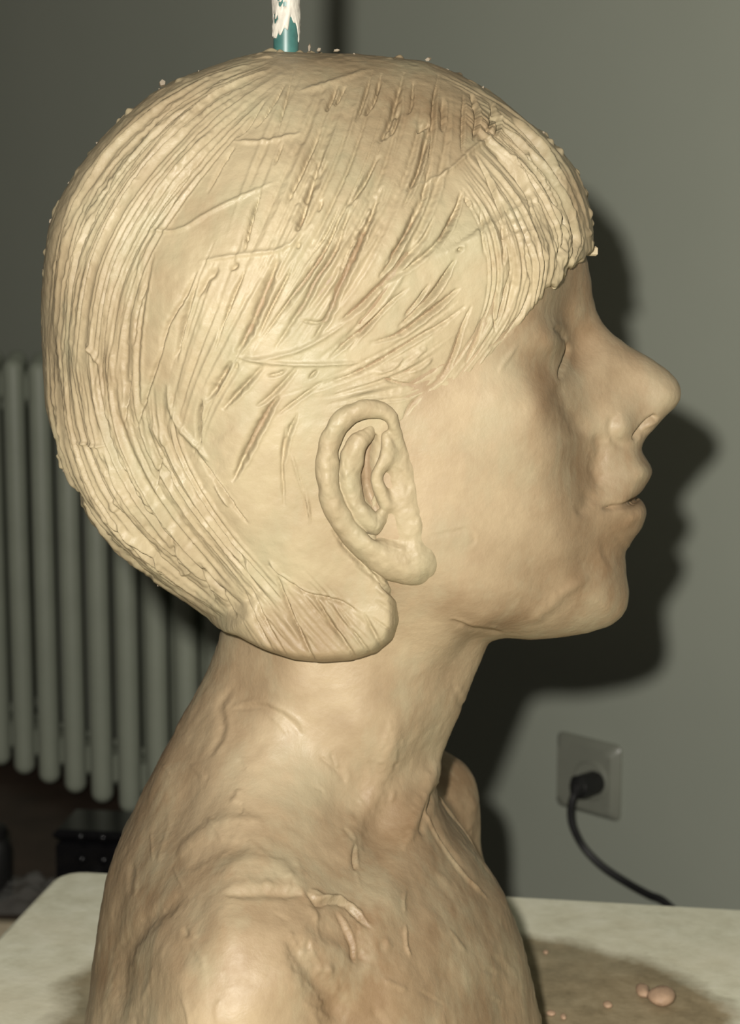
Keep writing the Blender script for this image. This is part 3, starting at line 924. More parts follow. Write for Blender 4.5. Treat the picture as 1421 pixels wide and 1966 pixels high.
g5 = lambda pts: crop((380, 380), 2.733, pts)
g6 = lambda pts: crop((400, 0), 1.776, pts)
g1 = lambda pts: crop((50, 80), 2.186, pts)
g7 = lambda pts: crop((780, 100), 3.171, pts)
gb = lambda pts: crop((60, 480), 2.731, pts)
ge = lambda pts: crop((480, 680), 2.733, pts)
def trace_hair(rel):
    rel.stroke([(722, 832), (708, 862), (704, 900), (707, 940), (726, 985)], 11, 26, 0, 0.2, 0.2)      # bowl of the ear
    for f, w, d, pts in [
        (g5, 2.5, 3, [(325, 0), (290, 80), (260, 180), (240, 275)]), (g5, 6, 6, [(575, 30), (545, 110), (520, 175)]),
        (g5, 7, 9, [(430, 290), (380, 420), (320, 580), (250, 730), (200, 810)]), (g5, 3, 6, [(510, 320), (465, 420), (420, 510), (370, 610), (320, 720)]),
        (g5, 3.6, 7, [(745, 90), (700, 210), (630, 330), (560, 430), (450, 580), (330, 745)]), (g5, 5, 7, [(800, 40), (750, 200), (690, 330), (620, 430), (570, 540), (490, 660), (400, 795)]),
        (g5, 5.5, 8, [(940, 10), (900, 130), (840, 260), (780, 400), (740, 480), (700, 590), (650, 680), (600, 750)]),
        (g5, 4.5, 7, [(1165, 10), (1120, 120), (1060, 250), (1000, 360), (950, 420)]), (g5, 5.5, 6, [(1240, 90), (1190, 200), (1100, 310), (1000, 420), (900, 520), (800, 610), (740, 650)]),
        (g5, 4, 5, [(1370, 20), (1320, 140), (1250, 290)]), (g5, 4, 6, [(1341, 330), (1260, 470), (1150, 590), (1050, 680)]), (g5, 3, 5, [(1215, 450), (1150, 550), (1080, 630)]),
        (g5, 4.5, 6, [(980, 590), (880, 680), (780, 760), (690, 840)]), (g5, 3, 4, [(1110, 470), (1000, 560), (880, 690), (790, 800)]),
        (g5, 4.5, 5, [(1380, 470), (1260, 570), (1150, 650), (1050, 720), (900, 765)]), (g5, 4, 5, [(1410, 560), (1300, 650), (1180, 720), (1050, 800), (930, 870), (800, 930), (620, 990)]),
        (g5, 3.5, 5, [(1400, 660), (1340, 830), (1280, 940), (1190, 1020)]), (g5, 6, 8, [(175, 855), (110, 960), (45, 1065)]), (g5, 5.5, 7, [(342, 882), (260, 970), (190, 1040), (130, 1110)]),
        (g5, 6, 10, [(425, 1035), (370, 1120), (300, 1250), (235, 1380), (180, 1495)]), (g5, 3, 5, [(630, 900), (580, 950)]), (g5, 4.5, 5, [(520, 885), (450, 970), (380, 1040), (305, 1095)]),
        (g5, 3, 4, [(660, 960), (520, 1060), (415, 1140)]), (g5, 4, 5, [(525, 1130), (470, 1260), (450, 1400)]), (g5, 4, 6, [(20, 1055), (10, 1170), (10, 1290)]),
        (g5, 2.5, 3, [(250, 380), (190, 500), (140, 640), (90, 800)]), (g5, 7, 5, [(110, 370), (50, 430), (0, 520)]), (g5, 3, 5, [(660, 0), (630, 80)]), (g5, 3, 4, [(960, 940), (1050, 970), (1160, 988)]),
        (g5, 3, 5, [(535, 230), (525, 270)]), (g5, 5, 5, [(215, 340), (170, 380)]), (g5, 5, 6, [(1370, 260), (1385, 280)]), (g5, 3, 3, [(700, 640), (620, 655), (530, 640)]),
        (g5, 3, 4, [(470, 900), (420, 925), (360, 935)]), (g5, 3, 4, [(205, 860), (200, 900)]), (g5, 3, 4, [(1180, 1030), (1120, 1090), (1080, 1160)]),
        (g6, 2.5, 3, [(290, 240), (260, 360), (230, 470)]), (g6, 3, 4, [(470, 290), (430, 360)]), (g6, 3.5, 4, [(560, 240), (530, 340), (500, 420)]), (g6, 4, 6, [(590, 250), (570, 330), (535, 390)]),
        (g6, 6, 7, [(668, 245), (640, 340), (620, 410), (580, 490)]), (g6, 3, 4, [(700, 270), (695, 350), (680, 390)]), (g6, 3.5, 5, [(765, 410), (740, 500), (715, 590), (670, 660)]),
        (g6, 4, 5, [(785, 250), (770, 350), (765, 450), (755, 540)]), (g6, 3, 4, [(870, 320), (868, 420), (865, 520)]), (g6, 4, 6, [(895, 315), (915, 400), (905, 480)]),
        (g6, 5, 5, [(390, 435), (340, 540), (300, 620), (265, 695)]), (g6, 7, 6, [(405, 550), (340, 670), (300, 790)]), (g6, 4.5, 6, [(585, 530), (520, 640), (470, 710)]),
        (g6, 6, 7, [(595, 635), (550, 740), (500, 850), (460, 945)]), (g6, 5, 6, [(765, 530), (730, 680), (680, 790), (600, 905)]), (g6, 4.5, 5, [(862, 650), (840, 730), (780, 830), (700, 900), (580, 985)]),
        (g6, 4, 4, [(755, 420), (715, 445)]), (g6, 5, 4, [(800, 330), (800, 450)]), (g6, 4, 5, [(960, 350), (990, 420), (975, 470)]), (g6, 3, 4, [(180, 650), (150, 750), (125, 855)]),
        (g6, 4, 5, [(660, 330), (640, 420), (600, 480)]), (g6, 3, 4, [(450, 700), (400, 800), (330, 900)]), (g6, 3, 4, [(540, 760), (480, 850), (440, 960)]),
        (g1, 3, 4, [(1090, 170), (1030, 270), (960, 360)]), (g1, 3, 4, [(1000, 250), (930, 350), (885, 400)]), (g1, 4, 5, [(1310, 180), (1260, 290)]), (g1, 3, 4, [(985, 640), (950, 730), (915, 880)]),
        (g1, 3, 4, [(925, 950), (870, 1080), (800, 1250)]), (g1, 4, 4, [(720, 960), (660, 1080), (590, 1200), (560, 1340)]), (g1, 3, 3, [(880, 430), (820, 520), (760, 640)]), (g1, 3, 3, [(1080, 420), (1040, 520)]),
        (g1, 5, 5, [(1250, 450), (1200, 600), (1150, 780)]), (g1, 3, 4, [(700, 1080), (660, 1200), (630, 1330)]), (g1, 3, 3, [(510, 1010), (470, 1120), (450, 1280)]),
        (gb, 3, 4, [(525, 640), (500, 760), (490, 910)]), (gb, 4, 4, [(680, 530), (620, 700), (550, 940)]), (gb, 3, 5, [(890, 780), (880, 900), (885, 1020)]), (gb, 5, 4, [(870, 180), (800, 360), (755, 590)]),
        (gb, 3, 4, [(880, 1080), (960, 1200), (1060, 1340), (1140, 1440)]), (gb, 4, 4, [(600, 1300), (660, 1400), (740, 1560), (770, 1660)]), (gb, 4, 7, [(400, 1400), (500, 1500), (620, 1600), (680, 1690)]),
        (gb, 3, 5, [(480, 1370), (560, 1480), (680, 1600)]), (gb, 4, 5, [(1020, 1490), (1080, 1600), (1147, 1720)]), (gb, 3, 5, [(830, 1520), (835, 1550)]), (gb, 4, 6, [(160, 1180), (250, 1320), (340, 1440), (410, 1530)]),
        (gb, 3, 5, [(220, 1240), (290, 1360), (360, 1470)]), (gb, 3, 4, [(380, 1060), (420, 1180), (460, 1280)]), (gb, 3, 4, [(480, 1080), (520, 1200), (560, 1280)]), (gb, 3, 3, [(690, 1060), (660, 1180), (650, 1260)]),
        (gb, 3, 3, [(700, 1130), (740, 1240)]), (gb, 4, 5, [(830, 1600), (900, 1720), (960, 1840)]), (gb, 4, 5, [(900, 1650), (1000, 1800), (1080, 1930)]), (gb, 4, 5, [(450, 1560), (560, 1660), (640, 1740)]),
        (ge, 4, 6, [(140, 1160), (200, 1330), (290, 1520), (390, 1700)]), (ge, 4, 6, [(330, 1260), (430, 1420), (530, 1560), (590, 1670)]), (ge, 3, 4, [(520, 1430), (600, 1530), (660, 1620)]),
        (ge, 4, 5, [(600, 1360), (660, 1480), (730, 1610)]), (ge, 3, 4, [(0, 1220), (80, 1400), (200, 1590)]), (ge, 3, 5, [(640, 1380), (720, 1440), (800, 1490)]), (ge, 3, 4, [(90, 1100), (180, 1180), (300, 1260), (480, 1300), (590, 1370)]),
        (ge, 4, 6, [(430, 920), (500, 1020), (600, 1120), (700, 1200)]), (ge, 3, 4, [(190, 380), (170, 560), (180, 800)]), (ge, 3, 3, [(230, 560), (280, 720), (310, 880)]), (ge, 3, 4, [(560, 1110), (680, 1200), (790, 1310)]),
        (ge, 3, 4, [(-30, 1240), (40, 1420), (150, 1600)]), (ge, 5, 5, [(660, 1290), (740, 1350), (800, 1400)]),
        (g7, 3, 4, [(420, 620), (500, 780), (560, 930), (600, 1060)]), (g7, 3, 4, [(600, 600), (680, 740), (750, 900), (780, 1020)]), (g7, 4, 5, [(600, 470), (700, 570), (760, 660)]),
        (g7, 4, 6, [(640, 400), (760, 520), (880, 680), (1000, 880), (1050, 1000)]), (g7, 4, 5, [(820, 760), (900, 880), (960, 1010), (1000, 1150)]), (g7, 3, 5, [(570, 260), (700, 360), (830, 470)]),
        (g7, 3, 4, [(350, 830), (300, 1000), (240, 1150)]), (g7, 3, 4, [(360, 880), (390, 950)]), (g7, 3, 3, [(450, 950), (465, 1100), (480, 1250)]), (g7, 4, 5, [(530, 300), (520, 420), (480, 500)]),
        (g7, 4, 5, [(1010, 1010), (1030, 1120), (1010, 1220)]), (g7, 4, 4, [(590, 1030), (600, 1200), (590, 1300)]), (g7, 4, 4, [(720, 1130), (740, 1280), (760, 1400)]), (g7, 4, 4, [(820, 1180), (850, 1290), (840, 1400)]),
        (g7, 4, 5, [(940, 1000), (960, 1150), (920, 1290)]), (g7, 3, 4, [(640, 1330), (600, 1500), (540, 1700)]), (g7, 3, 4, [(760, 1460), (700, 1600), (600, 1730), (500, 1810)]), (g7, 3, 4, [(560, 1460), (540, 1600), (550, 1710)]),
        (g7, 3, 3, [(400, 1540), (340, 1680), (280, 1860), (230, 1960)]), (g7, 4, 5, [(300, 1260), (200, 1430), (100, 1560)]), (g7, 4, 5, [(320, 1440), (180, 1560), (0, 1700)]), (g7, 3, 4, [(470, 1620), (440, 1720), (360, 1900)])]:
        rel.stroke(f(pts), w * 0.95, d * 2.2, 0.22, 0.3, 0.35, sharp=True)
    for f, w, d, pts in [                                                              # raised smears of clay
        (g5, 4, 3.5, [(0, 335), (150, 310), (300, 290), (440, 268), (520, 210), (620, 110)]), (g5, 4, 4, [(190, 830), (300, 850), (400, 835), (540, 795), (680, 720), (800, 640)]),
        (g5, 3.5, 4, [(230, 845), (370, 865), (540, 875), (700, 873), (880, 862)]), (g6, 4, 4, [(700, 640), (820, 580), (900, 510), (975, 460)]), (g6, 5, 3, [(310, 310), (420, 280), (550, 238)]),
        (g6, 4, 3, [(80, 480), (200, 480), (320, 450)]), (g1, 4, 3, [(500, 790), (640, 790), (800, 700), (1060, 580)]), (gb, 5, 5, [(715, 700), (730, 820), (780, 930), (880, 1040), (930, 1110)]),
        (gb, 7, 5, [(620, 910), (670, 980), (700, 1030)]), (gb, 3.5, 5, [(290, 490), (330, 550), (350, 600)]), (gb, 3, 4, [(235, 1005), (310, 1020), (390, 1025)]), (gb, 4, 6, [(380, 1390), (470, 1460), (560, 1530), (650, 1600)]),
        (gb, 4, 4, [(590, 1300), (640, 1380)]), (gb, 6, 5, [(430, 1310), (450, 1370)]), (gb, 3, 4, [(960, 1230), (1040, 1350)]), (gb, 4, 4, [(770, 1700), (840, 1690)]), (g7, 5, 5, [(610, 480), (700, 560), (770, 660)]),
        (g7, 5, 6, [(620, 370), (740, 470), (860, 620), (960, 790), (1030, 940)]), (g7, 4, 5, [(880, 920), (950, 1040), (1000, 1160)]), (g7, 3, 4, [(370, 900), (395, 950)]), (g7, 3.5, 4, [(610, 610), (690, 750), (760, 930)]),
        (g7, 4, 4, [(680, 1780), (620, 1860), (560, 1950)]), (g5, 5, 4, [(1200, 780), (1130, 850), (1060, 900)]), (g5, 4, 4, [(1230, 840), (1180, 890), (1110, 920)]), (g5, 4, 4, [(930, 920), (1010, 900), (1080, 840)]),
        (ge, 3, 5, [(215, 520), (260, 660), (300, 790), (318, 890)]), (ge, 4, 5, [(660, 1220), (740, 1290), (800, 1330)]), (ge, 4, 4, [(100, 1080), (160, 1160), (230, 1220)]), (ge, 3, 4, [(420, 1280), (520, 1430), (600, 1560)])]:
        rel.stroke(f(pts), w, -d * 1.3, 0, 0.2, 0.3)

# ------------------------------------------------------------------ body of the bust
def seg_sdf(X, Y, Z, p, q, r0, r1):
    ex, ey, ez = q[0] - p[0], q[1] - p[1], q[2] - p[2]
    L = ex * ex + ey * ey + ez * ez
    t = np.clip(((X - p[0]) * ex + (Y - p[1]) * ey + (Z - p[2]) * ez) / L, 0, 1)
    return np.sqrt((X - p[0] - t * ex) ** 2 + (Y - p[1] - t * ey) ** 2 + (Z - p[2] - t * ez) ** 2) - (r0 + t * (r1 - r0))

def smin(a, b, k):
    h = np.clip(0.5 + 0.5 * (b - a) / k, 0, 1)
    return b + (a - b) * h - k * h * (1 - h)

def body_extra(Fv, xs, ys, zs):
    ks = int((CAM_Z - 0.17 - zs[0]) / (zs[1] - zs[0]))          # only shoulders need it
    sub = Fv[:, :, :ks]
    X, Y, Z = xs[:, None, None].astype(np.float32), ys[None, :, None].astype(np.float32), zs[None, None, :ks].astype(np.float32)
    c = lambda x, y, z: (x, y, CAM_Z + z)
    # the further collarbone and shoulder stand forward of the neck
    s = seg_sdf(X, Y, Z, c(0.014, 0.052, -0.292), c(0.026, 0.112, -0.287), 0.016, 0.025)
    s = smin(s, seg_sdf(X, Y, Z, c(0.026, 0.110, -0.290), c(0.036, 0.102, -0.350), 0.024, 0.030), 0.02)
    sub = smin(sub, s.astype(np.float32), np.float32(0.035))
    Fv[:, :, :ks] = sub
    return Fv

bust = thing('clay_bust', 'pale modelling clay bust of a child in right profile with bobbed hair and fringe', 'sculpture',
             (-0.02, D, TABLE_Z))
H1 = 0.0017
Fv, org = volume(W2_body, H1, -0.155, 0.175, TABLE_Z + 0.0008 - H1, CAM_Z + 0.085, 0.175, body_extra)
V, Fc = surface_nets(Fv, org, H1)
V, Fc = keep_largest(V, Fc)
V = relax(V, Fc, 6)
# finer mesh where the face and neck are
V, Fc = subdivide(V, Fc)
V = relax(V, Fc, 2)
N = normals(V, Fc)
rel = Relief(V, N)
fa = lambda pts: crop((820, 380), 2.26, pts)
ne = lambda pts: crop((150, 1250), 1.579, pts)
# face
rel.stroke(fa([(1000, 945), (965, 965), (925, 1005), (890, 1050)]), 5, 12, 0.15, 0.12, 0.1)      # nostril slit
rel.bump(1238, 828, 12, 7, -8, -0.75)
rel.bump(1197, 818, 22, 24, 7)                                                                # wing of the nose
rel.stroke(fa([(830, 930), (800, 985), (815, 1050), (870, 1085)]), 9, 5, 0.0)
rel.stroke(fa([(935, 1290), (905, 1312), (865, 1335), (800, 1346), (765, 1345)]), 5, 10, 0.1, 0.3, 0.15)   # mouth
rel.bump(1172, 975, 16, 14, -7)
rel.stroke(fa([(700, 1270), (690, 1330), (655, 1380)]), 12, 4, 0.0)
rel.stroke(fa([(740, 1020), (755, 1090), (735, 1180), (750, 1260)]), 14, 6, 0.0)                # fold beside the mouth
rel.bump(1228, 985, 16, 18, 5)
rel.bump(1232, 905, 14, 16, 5)
rel.stroke(fa([(598, 615), (612, 655), (600, 700), (582, 750), (575, 790)]), 4.5, 10, 0.0, 0.3, 0.15)      # closed lid
rel.stroke(fa([(545, 560), (580, 590), (600, 620)]), 6, 6, 0.0)
rel.bump(1060, 650, 24, 34, 6)
rel.stroke(fa([(575, 800), (590, 880), (640, 960), (690, 1040)]), 16, 5, 0.0)
rel.bump(1110, 590, 20, 26, 4)
rel.bump(1190, 1140, 30, 34, 4)
rel.stroke(fa([(870, 1500), (820, 1530), (760, 1560)]), 26, 4, 0.0)                            # under the lower lip
for x, y, rx, ry, h in ((955, 770, 36, 30, 5), (1040, 1105, 50, 30, -3), (900, 900, 60, 50, 3), (1000, 1130, 40, 25, 3), (880, 1060, 60, 30, -3),
                        (1100, 1120, 34, 26, 4), (1130, 1080, 30, 26, -4)):
    rel.bump(x, y, rx, ry, h)
rel.stroke(fa([(0, 1470), (90, 1455), (180, 1440), (205, 1490), (150, 1530)]), 4, 1.3, 0.3)
rel.stroke(fa([(100, 1830), (180, 1868), (260, 1880), (330, 1890)]), 5, 5, 0.4)
rel.stroke(fa([(440, 1840), (520, 1780), (600, 1700), (700, 1640)]), 10, -4, 0)
# neck and shoulders
rel.stroke(ne([(965, 190), (935, 320), (890, 450), (830, 570), (820, 660)]), 20, -7, 0)
rel.stroke(ne([(1090, 330), (1060, 420), (1020, 520), (985, 600)]), 11, -8, 0)
rel.bump(*ne([(925, 545)])[0], 46, 44, -8, 0.6)
rel.stroke(ne([(835, 590), (832, 630), (842, 668)]), 3.5, 6, 0.3)
rel.stroke(ne([(1060, 440), (1060, 500), (1100, 580), (1170, 680), (1245, 750)]), 3, -6, 0, 0.12)
rel.stroke(ne([(1075, 440), (1072, 500), (1112, 580), (1182, 672)]), 6, 5, 0)
rel.stroke(ne([(1090, 400), (1050, 500), (1045, 560)]), 7, 8, 0)
rel.stroke(ne([(420, 690), (520, 640), (620, 665), (690, 740)]), 16, -6, 0)
rel.stroke(ne([(440, 735), (560, 735), (680, 742)]), 9, 6, 0.2)
rel.stroke(ne([(690, 735), (725, 768), (780, 760), (830, 790), (885, 842)]), 4.5, 7, 0.8, 0.2, 0.5)
rel.stroke(ne([(700, 725), (750, 750), (810, 760)]), 5, -6, 0)
rel.stroke(ne([(300, 625), (370, 565), (450, 520), (560, 515)]), 15, -6, 0)
rel.stroke(ne([(330, 660), (420, 600), (520, 590)]), 18, 5, 0)
rel.stroke(ne([(130, 1130), (128, 1000), (150, 890), (230, 800), (330, 740)]), 16, 9, 0)
rel.stroke(ne([(640, 870), (690, 950), (760, 1040), (790, 1130)]), 22, 11, 0)
rel.stroke(ne([(690, 830), (820, 880), (870, 960)]), 20, 6, 0)
rel.stroke(ne([(780, 790), (830, 880), (840, 950)]), 4, 4, 0.6)
rel.stroke(ne([(990, 830), (995, 890), (1010, 925)]), 3, -4, 0)
rel.bump(*ne([(325, 862)])[0], 14, 18, 5); rel.bump(*ne([(327, 856)])[0], 7, 10, -6)
rel.bump(*ne([(762, 968)])[0], 7, 12, 5); rel.bump(*ne([(740, 965)])[0], 5, 9, 3)
rel.bump(*ne([(1240, 950)])[0], 40, 60, 8, 0.3)
rel.bump(*ne([(1100, 1000)])[0], 70, 60, -6)
rel.bump(*ne([(560, 850)])[0], 90, 40, 5)
rel.bump(*ne([(270, 400)])[0], 40, 60, 5, 0.6)
rel.bump(*ne([(180, 480)])[0], 30, 60, -5, 0.5)
rel.stroke(ne([(470, 110), (430, 170), (440, 240), (400, 320)]), 8, 4, 0.3)
rel.stroke(ne([(470, 180), (560, 170), (640, 210), (680, 260)]), 6, 3.5, 0.5)
for i in range(70):                                                   # short tool scrapes on neck and chest
    x, y = rnd.uniform(230, 950), rnd.uniform(1310, 1960)
    an = rnd.uniform(-0.5, 0.9) + (1.2 if x < 500 else 0.9); L = rnd.uniform(20, 70)
    rel.stroke([(x, y), (x + L * 0.5 * math.cos(an) + rnd.uniform(-6, 6), y + L * 0.5 * math.sin(an)), (x + L * math.cos(an), y + L * math.sin(an))],
               rnd.uniform(2.5, 7), rnd.choice((-1, 1)) * rnd.uniform(1.0, 3.0), 0.4)
wisps = Relief(V, N)
trace_hair(wisps)
band = np.zeros(len(V))
for x, y in ((1010, 650), (980, 690), (945, 725), (905, 755), (865, 785), (825, 815), (790, 840)):
    band = np.maximum(band, np.exp(-((rel.a - x) ** 2 + (rel.b - y) ** 2) / 42 ** 2))
ma_, mb_ = project(V[:, 0], np.full(len(V), D), V[:, 2])
under = sample(blur((ih & (di > 24)).astype(float), 2), ma_, mb_) * (1 - band)
rel.h += wisps.h * np.maximum(band * 0.6, under * 0.5)
p = V * 1.0
a, b = rel.a, rel.b
lump = noise3(p * 34) * 3.0 + noise3(p * 80 + 5) * 1.5 + noise3(p * 210 + 11) * 0.6
faceness = 1 / (1 + np.exp((b - 1260) / 30))
rel.h += lump * (1.35 - 1.0 * faceness)
V2 = rel.apply()
V2[:, 2] = np.maximum(V2[:, 2], TABLE_Z + 0.0006)
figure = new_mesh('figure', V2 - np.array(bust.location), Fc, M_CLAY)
figure.parent = bust
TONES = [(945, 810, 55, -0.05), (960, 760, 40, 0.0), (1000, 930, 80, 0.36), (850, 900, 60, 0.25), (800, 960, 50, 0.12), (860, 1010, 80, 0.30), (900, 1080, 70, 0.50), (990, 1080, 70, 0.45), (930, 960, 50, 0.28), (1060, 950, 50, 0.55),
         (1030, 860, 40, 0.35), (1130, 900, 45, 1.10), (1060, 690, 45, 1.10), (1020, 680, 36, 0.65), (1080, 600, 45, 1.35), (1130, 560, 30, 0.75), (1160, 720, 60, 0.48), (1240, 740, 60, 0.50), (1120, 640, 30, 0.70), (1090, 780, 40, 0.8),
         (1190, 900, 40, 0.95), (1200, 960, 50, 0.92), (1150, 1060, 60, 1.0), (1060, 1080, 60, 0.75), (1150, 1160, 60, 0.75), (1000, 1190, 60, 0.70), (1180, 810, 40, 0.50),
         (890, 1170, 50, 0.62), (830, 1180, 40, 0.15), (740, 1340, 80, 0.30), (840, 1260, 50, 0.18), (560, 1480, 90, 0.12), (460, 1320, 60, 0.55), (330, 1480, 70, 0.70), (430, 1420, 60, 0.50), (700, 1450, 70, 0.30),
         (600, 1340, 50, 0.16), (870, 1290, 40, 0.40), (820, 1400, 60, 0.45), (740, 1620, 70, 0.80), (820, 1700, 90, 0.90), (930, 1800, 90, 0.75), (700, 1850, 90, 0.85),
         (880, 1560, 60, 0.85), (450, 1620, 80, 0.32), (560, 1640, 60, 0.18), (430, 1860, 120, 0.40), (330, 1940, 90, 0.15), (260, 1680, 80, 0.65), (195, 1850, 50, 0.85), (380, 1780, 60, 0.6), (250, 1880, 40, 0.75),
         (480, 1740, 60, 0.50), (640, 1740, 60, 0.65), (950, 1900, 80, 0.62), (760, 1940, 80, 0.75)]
tone = np.minimum(tone_at(V, TONES, 0.4), 0.78)                  # damper, browner front and chest, plus shade painted at eye, mouth and chin
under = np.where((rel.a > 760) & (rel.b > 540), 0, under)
set_tone(figure, tone * (1 - under) + 0.62 * under)            # damp browner clay below the combed skin, also shading groove bottoms by colour

# ------------------------------------------------------------------ hair
H2 = 0.00105
Fv, org = volume(W2_hair, H2, -0.158, 0.108, CAM_Z - 0.205, CAM_Z + 0.082, 0.104)
V, Fc = surface_nets(Fv, org, H2)
V, Fc = keep_largest(V, Fc)
V = relax(V, Fc, 8)
V, Fc = subdivide(V, Fc)
V = relax(V, Fc, 2)
N = normals(V, Fc)
rel = Relief(V, N)
trace_hair(rel)
rel.bump(*g5([(465, 105)])[0], 12, 18, 4); rel.bump(*g5([(465, 100)])[0], 8, 13, -4)
# combed families
combed(rel, [(530, 105), (380, 150), (250, 235), (160, 350), (108, 450), (92, 560), (86, 700)], [(560, 150), (440, 270), (330, 410), (265, 530), (235, 660), (220, 800)], 46, 2.9, 3.0)
combed(rel, [(520, 110), (400, 140), (280, 205), (190, 300), (128, 400), (100, 520), (92, 680)], [(540, 125), (420, 190), (310, 290), (220, 410), (165, 540), (140, 700)], 26, 2.8, 3.2)
combed(rel, [(84, 640), (95, 800), (130, 930), (190, 1030), (280, 1110), (400, 1185)], [(150, 640), (170, 800), (220, 930), (300, 1040), (390, 1120), (480, 1200)], 26, 3.2, 4.6)
combed(rel, [(160, 640), (180, 800), (240, 940), (330, 1060), (420, 1150)], [(340, 740), (350, 860), (430, 1000), (530, 1120), (620, 1220)], 44, 3.2, 3.0)
combed(rel, [(840, 135), (970, 205), (1070, 300), (1118, 400), (1136, 480)], [(900, 250), (1000, 350), (1050, 430), (1070, 490), (1062, 545)], 52, 2.6, 2.8)
combed(rel, [(900, 260), (990, 360), (1035, 440), (1050, 500), (1045, 560)], [(860, 330), (920, 430), (940, 520), (930, 600), (890, 690)], 34, 2.7, 2.3)
combed(rel, [(1010, 470), (1020, 520), (1015, 580), (1000, 640)], [(1125, 440), (1122, 465), (1105, 500), (1085, 530)], 34, 2.4, 2.8, cut=(0, 0.3))
combed(rel, [(960, 520), (940, 590), (900, 660), (840, 740)], [(1030, 560), (1010, 620), (970, 680), (920, 740)], 18, 3, 2.6)
combed(rel, [(460, 1180), (500, 1240), (540, 1290)], [(600, 1080), (690, 1180), (770, 1250)], 20, 3.4, 3.0)
combed(rel, [(84, 660), (97, 820), (135, 935), (200, 1035), (300, 1120), (410, 1190)], [(200, 700), (230, 850), (300, 980), (400, 1090), (500, 1180)], 13, 6.0, 6.5, ridge=0.5, cut=(0, 0.6))
combed(rel, [(520, 110), (390, 145), (265, 220), (172, 330), (115, 440)], [(560, 140), (450, 230), (350, 350), (290, 470)], 13, 6.0, 5.0, ridge=0.5, cut=(0, 0.6))
combed(rel, [(110, 420), (92, 560), (90, 700), (110, 850)], [(300, 480), (270, 640), (270, 780), (300, 900)], 12, 5.5, 4.5, ridge=0.5, cut=(0, 0.7))
combed(rel, [(880, 170), (1000, 280), (1080, 400), (1110, 470)], [(880, 330), (950, 440), (975, 540), (960, 620)], 10, 5.5, 4.5, ridge=0.5, cut=(0, 0.6))
combed(rel, [(640, 130), (600, 240), (550, 350), (500, 470), (440, 600)], [(860, 180), (840, 330), (780, 470), (700, 600), (600, 690)], 9, 5.0, 6.5, ridge=0.1, cut=(0, 0.8))
combed(rel, [(580, 120), (520, 240), (470, 360), (430, 480), (390, 600)], [(830, 140), (800, 280), (740, 420), (640, 560), (560, 680)], 26, 3.4, 2.6, cut=(0, 0.8))
combed(rel, [(420, 440), (370, 560), (330, 700), (300, 850)], [(560, 560), (490, 680), (420, 790), (380, 900)], 12, 3.4, 2.4, cut=(0, 0.7))
combed(rel, [(900, 560), (780, 650), (640, 720), (520, 760)], [(860, 720), (780, 760), (700, 770), (620, 790)], 16, 3.2, 2.6)
p = V
a, b = rel.a, rel.b
rel.h += noise3(p * 40) * 2.4 + noise3(p * 110 + 5) * 0.9 + noise3(p * 330 + 11) * 0.7
# burrs along the very top and back, where the tool dragged the clay
burr = np.maximum(noise3(p * 240 + 3) - 0.30, 0) * np.maximum(noise3(p * 75 + 21) + 0.15, 0) * 22
rim = np.clip(1 - np.abs(p[:, 1] - D) / 0.035, 0, 1)
rel.h += burr * rim
ma_, mb_ = project(V[:, 0], np.full(len(V), D), V[:, 2])
lip_d = sample(np.where(ih, di, 0), ma_, mb_)
fade = np.clip((lip_d - 22) / 60, 0.0, 1)
low = np.clip((mb_ - 1060) / 50, 0, 1) * np.clip((ma_ - 440) / 40, 0, 1)
rel.h *= 1 - low * (1 - fade)
V2 = rel.apply()
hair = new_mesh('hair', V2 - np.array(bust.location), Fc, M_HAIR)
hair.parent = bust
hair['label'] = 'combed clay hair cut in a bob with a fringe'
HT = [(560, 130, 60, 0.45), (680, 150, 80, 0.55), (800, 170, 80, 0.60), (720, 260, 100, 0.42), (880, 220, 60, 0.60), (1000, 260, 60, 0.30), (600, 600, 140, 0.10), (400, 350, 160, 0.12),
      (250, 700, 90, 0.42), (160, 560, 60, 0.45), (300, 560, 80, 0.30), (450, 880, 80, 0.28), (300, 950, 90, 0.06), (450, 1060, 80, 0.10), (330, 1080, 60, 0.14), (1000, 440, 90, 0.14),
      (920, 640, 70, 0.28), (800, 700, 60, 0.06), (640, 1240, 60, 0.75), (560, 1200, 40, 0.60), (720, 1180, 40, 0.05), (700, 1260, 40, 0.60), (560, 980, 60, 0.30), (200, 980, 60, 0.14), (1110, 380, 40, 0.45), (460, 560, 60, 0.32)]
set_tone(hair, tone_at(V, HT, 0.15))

# ------------------------------------------------------------------ ears
H3 = 2.2
ea = np.arange(570, 850, H3); eb = np.arange(740, 1150, H3); eh = np.arange(-36, 62, H3)
EX, EY, EZ = [m.astype(np.float32) for m in np.meshgrid(ea, eb, eh, indexing='ij')]
def chain(pts, k=5.0):
    P = smooth_path(pts, len(pts) * 2)
    out = None
    for i in range(len(P) - 1):
        s = seg_sdf(EX, EY, EZ, P[i, :3], P[i + 1, :3], P[i, 3], P[i + 1, 3])
        out = s if out is None else np.minimum(out, s)
    return out
helix = chain([(760, 850, -8, 12), (758, 826, 2, 13), (750, 800, 9, 14), (730, 787, 14, 16), (700, 786, 17, 18), (668, 797, 18, 20), (643, 826, 18, 21), (630, 865, 17, 21), (628, 914, 16, 21),
               (636, 958, 14, 22), (656, 1002, 12, 22), (684, 1038, 9, 23), (718, 1068, 5, 25), (755, 1088, 0, 28), (790, 1098, -8, 28), (815, 1090, -16, 24)])
anti = chain([(714, 826, -6, 10), (704, 834, -2, 15), (688, 850, 2, 20), (674, 882, 2, 23), (671, 921, 1, 23), (680, 964, 0, 23), (698, 994, -1, 24), (718, 1004, -4, 20), (732, 990, -8, 13)])
